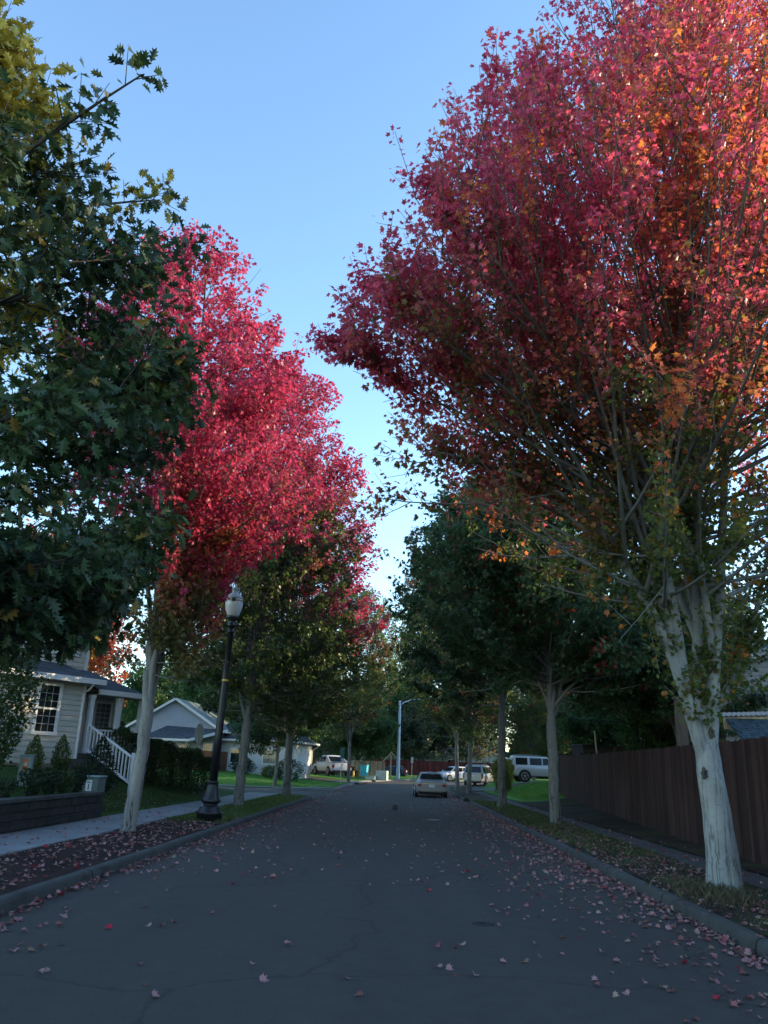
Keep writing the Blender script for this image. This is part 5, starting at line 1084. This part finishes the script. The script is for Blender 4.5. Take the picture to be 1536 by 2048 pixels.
    MB().box((-h*.9, rear-.06, zlow+.13), (h*.9, rear+.12, zlow+.36)).build('bumper', M[two or paint], e, .03); MB().box((-h*.9, L/2-.12, zlow+.10), (h*.9, L/2+.05, zlow+.34)).build('bumper', M[two or paint], e, .03)
    MB().box((-h*.8, rear+.02, zlow-.05), (h*.8, rear+.4, zlow+.12)).build('underside', M['dark'], e)
    pz = zt-.30 if tail == 'sedan' else (zlow+.52 if tail == 'suv' else zlow+.22)
    MB().box((-.17, rear-(.018 if tail != 'bed' else .07), pz), (.17, rear+.0, pz+.15)).build('plate', M['plate'], e)
    if rails:
        for s in (-1, 1):
            m_ = MB(); m_.tube([(s*wt*.84, yrr+.1, roofz), (s*wt*.84, yrr+.2, roofz+.06), (s*wt*.84, yfr-.5, roofz+.06), (s*wt*.84, yfr-.4, roofz)], .022, 6); m_.build('roof_rail', M['bumper'], e)
        m_ = MB()
        for y in (yrr+.6, yfr-.9): m_.beam((-wt*.84, y, roofz+.06), (wt*.84, y, roofz+.06), .04, .03)
        m_.build('roof_bar', M['bumper'], e)
    return e
cr = car('parked_car', (1.92, 52.0, zroad(0, 52)), 1.0, 'silver grey saloon car parked at the right kerb, seen from behind', 'car', 'p_gold', 4.95, 1.86, [(-2.48, .87), (-2.40, .93), (-1.55, .98), (1.0, .93), (2.0, .86), (2.48, .70)], 1.42, (-1.62, -.80, .25, 1.05), (-1.42, 1.36), .33, wroof=.68, wins=[(-1.4, -.42), (-.36, .8)])
m_ = MB(); m_.box((-.62, -2.492, .765), (.62, -2.478, .782)); m_.build('boot_trim', M['chrome'], cr)
tk = car('pickup_truck', (-6.45, 79.6, .70), 28, 'white crew cab pickup truck in the driveway, seen from the rear left', 'truck', 'p_white', 5.25, 1.96, [(-2.62, 1.12), (-.6, 1.16), (-.55, 1.10), (1.1, 1.06), (2.1, .98), (2.62, .80)], 1.80, (-1.0, -.55, .55, 1.35), (-1.58, 1.52), .37, .34, rails=False, tail='bed', wins=[(-.62, .14), (.2, 1.1)], two='p_white')
m_ = MB(); m_.box((-.80, -2.50, 1.172), (.80, -1.05, 1.185)); m_.build('bed_cover', M['darkplastic'], tk)
for s_ in (-1, 1): MB().add([(s_*.93, -1.9, 1.14), (s_*.93, -.7, 1.14), (s_*.74, -.6, 1.72), (s_*.745, -.72, 1.70), (s_*.86, -1.9, 1.14), (s_*.86, -.7, 1.14), (s_*.68, -.6, 1.72), (s_*.685, -.72, 1.70)], [(0, 1, 2, 3), (7, 6, 5, 4), (0, 4, 5, 1), (1, 5, 6, 2), (2, 6, 7, 3), (3, 7, 4, 0)]).build('sail_panel', M['p_white'], tk)
m_ = MB(); m_.box((-.09, -2.64, .93), (.09, -2.62, 1.0)); m_.build('tailgate_handle', M['dark'], tk)
s1 = car('suv', (10.45, 62.3, float(zright(10.5, 62.3))+.03), -84, 'pale silver four by four side on in the right hand driveway', 'car', 'p_silver', 4.9, 1.87, [(-2.45, 1.10), (1.2, 1.12), (2.2, 1.04), (2.45, .9)], 1.80, (-2.36, -2.12, .3, 1.15), (-1.42, 1.47), .385, .36, wbelt=.95, wroof=.78, rails=True, tail='suv', wins=[(-2.05, -1.18), (-1.0, -.12), (-.04, .85)], two='p_silver')
s2 = car('suv', (7.75, 80.3, .17), -21, 'grey four by four parked round the bend, rear and right side showing', 'car', 'p_grey', 5.2, 2.0, [(-2.6, 1.14), (1.3, 1.14), (2.3, 1.06), (2.6, .92)], 1.92, (-2.5, -2.25, .35, 1.25), (-1.52, 1.5), .39, .38, wbelt=.95, wroof=.78, rails=True, tail='suv', wins=[(-2.15, -1.2), (-1.05, -.15), (-.07, .95)], two='p_grey')
s3 = car('parked_car', (6.5, 100.5, .30), 128, 'small white crossover nosing out at the end of the street', 'car', 'p_white', 4.5, 1.8, [(-2.25, 1.05), (1.0, 1.04), (1.9, .96), (2.25, .8)], 1.66, (-2.15, -1.75, .2, 1.15), (-1.3, 1.35), .34, .28, tail='suv', wins=[(-1.75, -.9), (-.8, .0), (.06, .95)])
s4 = car('parked_car', (-1.05, 105.5, .35), 78, 'dark blue hatchback partly behind the white light pole', 'car', 'p_blue', 4.1, 1.74, [(-2.05, .98), (.9, .95), (1.7, .86), (2.05, .72)], 1.46, (-1.95, -1.5, .1, 1.0), (-1.2, 1.25), .31, .22, tail='suv', wins=[(-1.5, -.6), (-.5, .7)])

# ------------------------------------------------------------------ fallen leaves
r = np.random.default_rng(5)
def ground_z(x, y):
    x = np.asarray(x, float); z = np.where(x > 3.62, np.where(x < 3.8, .155, .165), np.where(x < -4.22, np.where(x > -4.4, .152, np.where(x > -6.05, .16, .168)), .006)); return z
def leafcols(n):
    pal = np.array([(.42, .22, .22), (.34, .17, .17), (.30, .10, .10), (.40, .03, .05), (.20, .09, .07), (.36, .25, .19)]); i = r.choice(6, n, p=[.36, .26, .12, .03, .12, .11]); return pal[i]*r.uniform(.8, 1.15, (n, 1)), i
def flat_leaf(n, P, size):
    a = r.uniform(0, 6.283, n); T_ = np.stack([np.cos(a), np.sin(a), r.normal(0, .12, n)], 1); T_ = unit(T_); N_ = unit(UP+r.normal(0, .36, (n, 3))); N_ = unit(N_-T_*(N_*T_).sum(1)[:, None]); return leaves_np(MAPLE, P, T_, N_, size, .26)
names = ['pale pink', 'dusty pink', 'reddish brown', 'bright crimson', 'dark brown', 'tan']
protos = []
pal = [(.42, .22, .22), (.34, .17, .17), (.28, .10, .10), (.42, .02, .045), (.16, .08, .06), (.36, .25, .19)]
for k in range(6):
    row = []
    for q in range(3):
        V, Fc, kk = flat_leaf(1, np.zeros((1, 3)), np.array([1.0])); c0 = V.mean(0); V = V-c0; V[:, 2] -= V[:, 2].min(); row.append(np_mesh('fallen_leaf', V, Fc, False, np.array(pal[k])[None].repeat(kk, 0)*r.uniform(.85, 1.15)))
        row[-1].materials.append(M['litter'])
    protos.append(row)
def scatter(n, y0, y1, near):
    """x,y on the road: crowded at both gutters, thin on the crown"""
    out = []
    while len(out) < n:
        y = y0+(y1-y0)*r.random()**1.35; q = r.random()
        if q < .50: x = 3.55-abs(r.exponential(.62)); 
        elif q < .80: x = -4.15+abs(r.exponential(.6))
        else: x = r.uniform(-4, 3.5)
        if -4.16 < x < 3.57: out.append((x, y))
    return np.array(out)
XY = scatter(300, 4.2, 16.5, True); XY = XY[np.argsort(XY[:, 1])]
for k, (x, y) in enumerate(XY):
    c = int(r.choice(6, p=[.36, .28, .12, .04, .10, .10])); me = protos[c][k % 3]; o = bpy.data.objects.new('fallen_leaf', me); C.objects.link(o); s_ = float(r.uniform(.05, .10))
    o.location = (x, y, .004); o.scale = (s_,)*3; o.rotation_euler = (float(r.normal(0, .08)), float(r.normal(0, .08)), float(r.uniform(0, 6.28)))
    tag(o, 'fallen '+names[c]+' maple leaf lying on the dark asphalt', 'leaf', 'fallen leaves on the near road, '+names[c])
n1 = 3400; XY = scatter(n1, 13, 62, False); XY = XY[(XY[:, 1] > 16.5) | (r.random(len(XY)) < .5)]; n1 = len(XY)
side = [(3.8, 5.2, 7, 26, 1500), (-6.0, -4.4, 8, 24, 950), (-7.5, -6.1, 10, 26, 130), (5.2, 6.5, 9, 40, 420), (3.62, 3.78, 8, 30, 60), (-6, -4.4, 24, 40, 260), (3.8, 5.2, 26, 42, 250), (-8.8, -7.7, 22.5, 30, 120)]
PX = [np.stack([XY[:, 0], XY[:, 1], np.full(n1, .010)], 1)]
for (a, b, y0, y1, k) in side:
    xx = r.uniform(a, b, k); yy = r.uniform(y0, y1, k); zz = ground_z(xx, yy) if a > -7.65 else zleft(xx, yy)+.02; zz = np.where((xx > -6.05) & (xx < -4.3), .135+.02*np.sin(yy*.9+xx*2)*.6+.012, zz); zz = np.where((xx > 3.75) & (xx < 5.3), .145+.02*np.sin(yy*1.3)*np.sin(xx*3)+.012, zz); zz = np.where(xx > 5.3, .172, zz); PX.append(np.stack([xx, yy, zz], 1))
k = 420; yy = 7+10*r.random(k); PX.append(np.stack([3.55-r.exponential(.75, k), yy, np.full(k, .011)], 1))
k = 1300; yy = r.uniform(7, 40, k); xx = np.where(r.random(k) < .55, 3.575-r.exponential(.07, k), -4.175+r.exponential(.07, k)); PX.append(np.stack([xx, yy, r.uniform(.008, .035, k)], 1))   # drift against the kerbs
P = np.concatenate(PX); n = len(P); V, Fc, kk = flat_leaf(n, P, r.uniform(.045, .088, n)); col, _ = leafcols(n); o = link('leaf_litter', np_mesh('leaf_litter', V, Fc, False, np.repeat(col, kk, 0)), M['litter']); o['kind'] = 'stuff'
tag(MB().lathe([(.02, 0), (.10, .03), (.12, .08), (.07, .14), (.11, .17), (.03, .19)], 9).build('curled_leaf', M['bark_dark']), 'dark curled clump lying alone in the middle of the road', 'leaf clump').location = (-.11, 34.2, .005)
# ------------------------------------------------------------------ grass blades
def grass(name, n, xf, yf, zf, h, colf, seed):
    r = np.random.default_rng(seed); x = xf(r, n); y = yf(r, n); z = zf(x, y); clump = .5+.5*np.sin(x*5.1+np.sin(y*2.2)*2)*np.sin(y*3.7+x); keep = r.random(n) < .25+.75*clump; x, y, z = x[keep], y[keep], z[keep]; n = len(x)
    a = r.uniform(0, 6.283, n); hh = h*r.uniform(.4, 1.3, n); ln = hh*r.uniform(.2, .8, n); wd = .0022+.002*r.random(n); d = np.stack([np.cos(a), np.sin(a), 0*a], 1); s = np.stack([-np.sin(a), np.cos(a), 0*a], 1)
    P = np.stack([x, y, z-.01], 1); V = np.stack([P-s*wd[:, None], P+s*wd[:, None], P+d*(ln*.4)[:, None]+UP*(hh*.65)[:, None]+s*(wd*.7)[:, None], P+d*ln[:, None]+UP*hh[:, None]], 1).reshape(-1, 3)
    Fc = (np.arange(n)[:, None, None]*4+np.array([[0, 1, 2], [0, 2, 3]])[None]).reshape(-1, 3); col = colf(r, n); o = link(name, np_mesh(name, V, Fc, False, np.repeat(col, 4, 0)), M['leaf']); o['kind'] = 'stuff'; return o
gcol = lambda a, b: (lambda r, n: np.array(a)+(np.array(b)-np.array(a))*r.random((n, 1)))
U = lambda a, b: (lambda r, n: r.uniform(a, b, n))
zvr = lambda x, y: .145+.02*np.sin(y*1.3)*np.sin(x*3)
grass('verge_grass', 26000, U(-6.0, -4.4), lambda r, n: 22+18.5*r.random(n)**1.2, lambda x, y: .135+.02*np.sin(y*.9+x*2)*.6, .075, gcol((.05, .09, .02), (.12, .16, .04)), 1)
grass('verge_grass', 16000, U(3.8, 5.3), lambda r, n: 17+26*r.random(n), zvr, .09, gcol((.05, .08, .02), (.11, .14, .04)), 2)
grass('dry_grass', 1600, lambda r, n: 4.3+r.normal(0, .26, n), lambda r, n: 12.1+r.normal(0, .6, n), zvr, .13, gcol((.07, .07, .04), (.17, .15, .085)), 3)
grass('dry_grass', 1500, U(3.85, 5.2), U(8, 17), zvr, .10, gcol((.05, .06, .025), (.13, .12, .06)), 6)
grass('lawn_grass', 30000, lambda r, n: -7.75-4.5*r.random(n)**1.3, U(15, 31), lambda x, y: zleft(x, y), .07, gcol((.03, .06, .015), (.07, .12, .03)), 4)
grass('lawn_grass', 16000, U(6.6, 13), U(44, 59), lambda x, y: zright(x, y), .16, gcol((.07, .16, .025), (.14, .26, .05)), 5)
grass('lawn_grass', 16000, U(-15, -4.6), U(53.8, 68), lambda x, y: zfar(x, y), .09, gcol((.06, .15, .02), (.11, .24, .04)), 7)
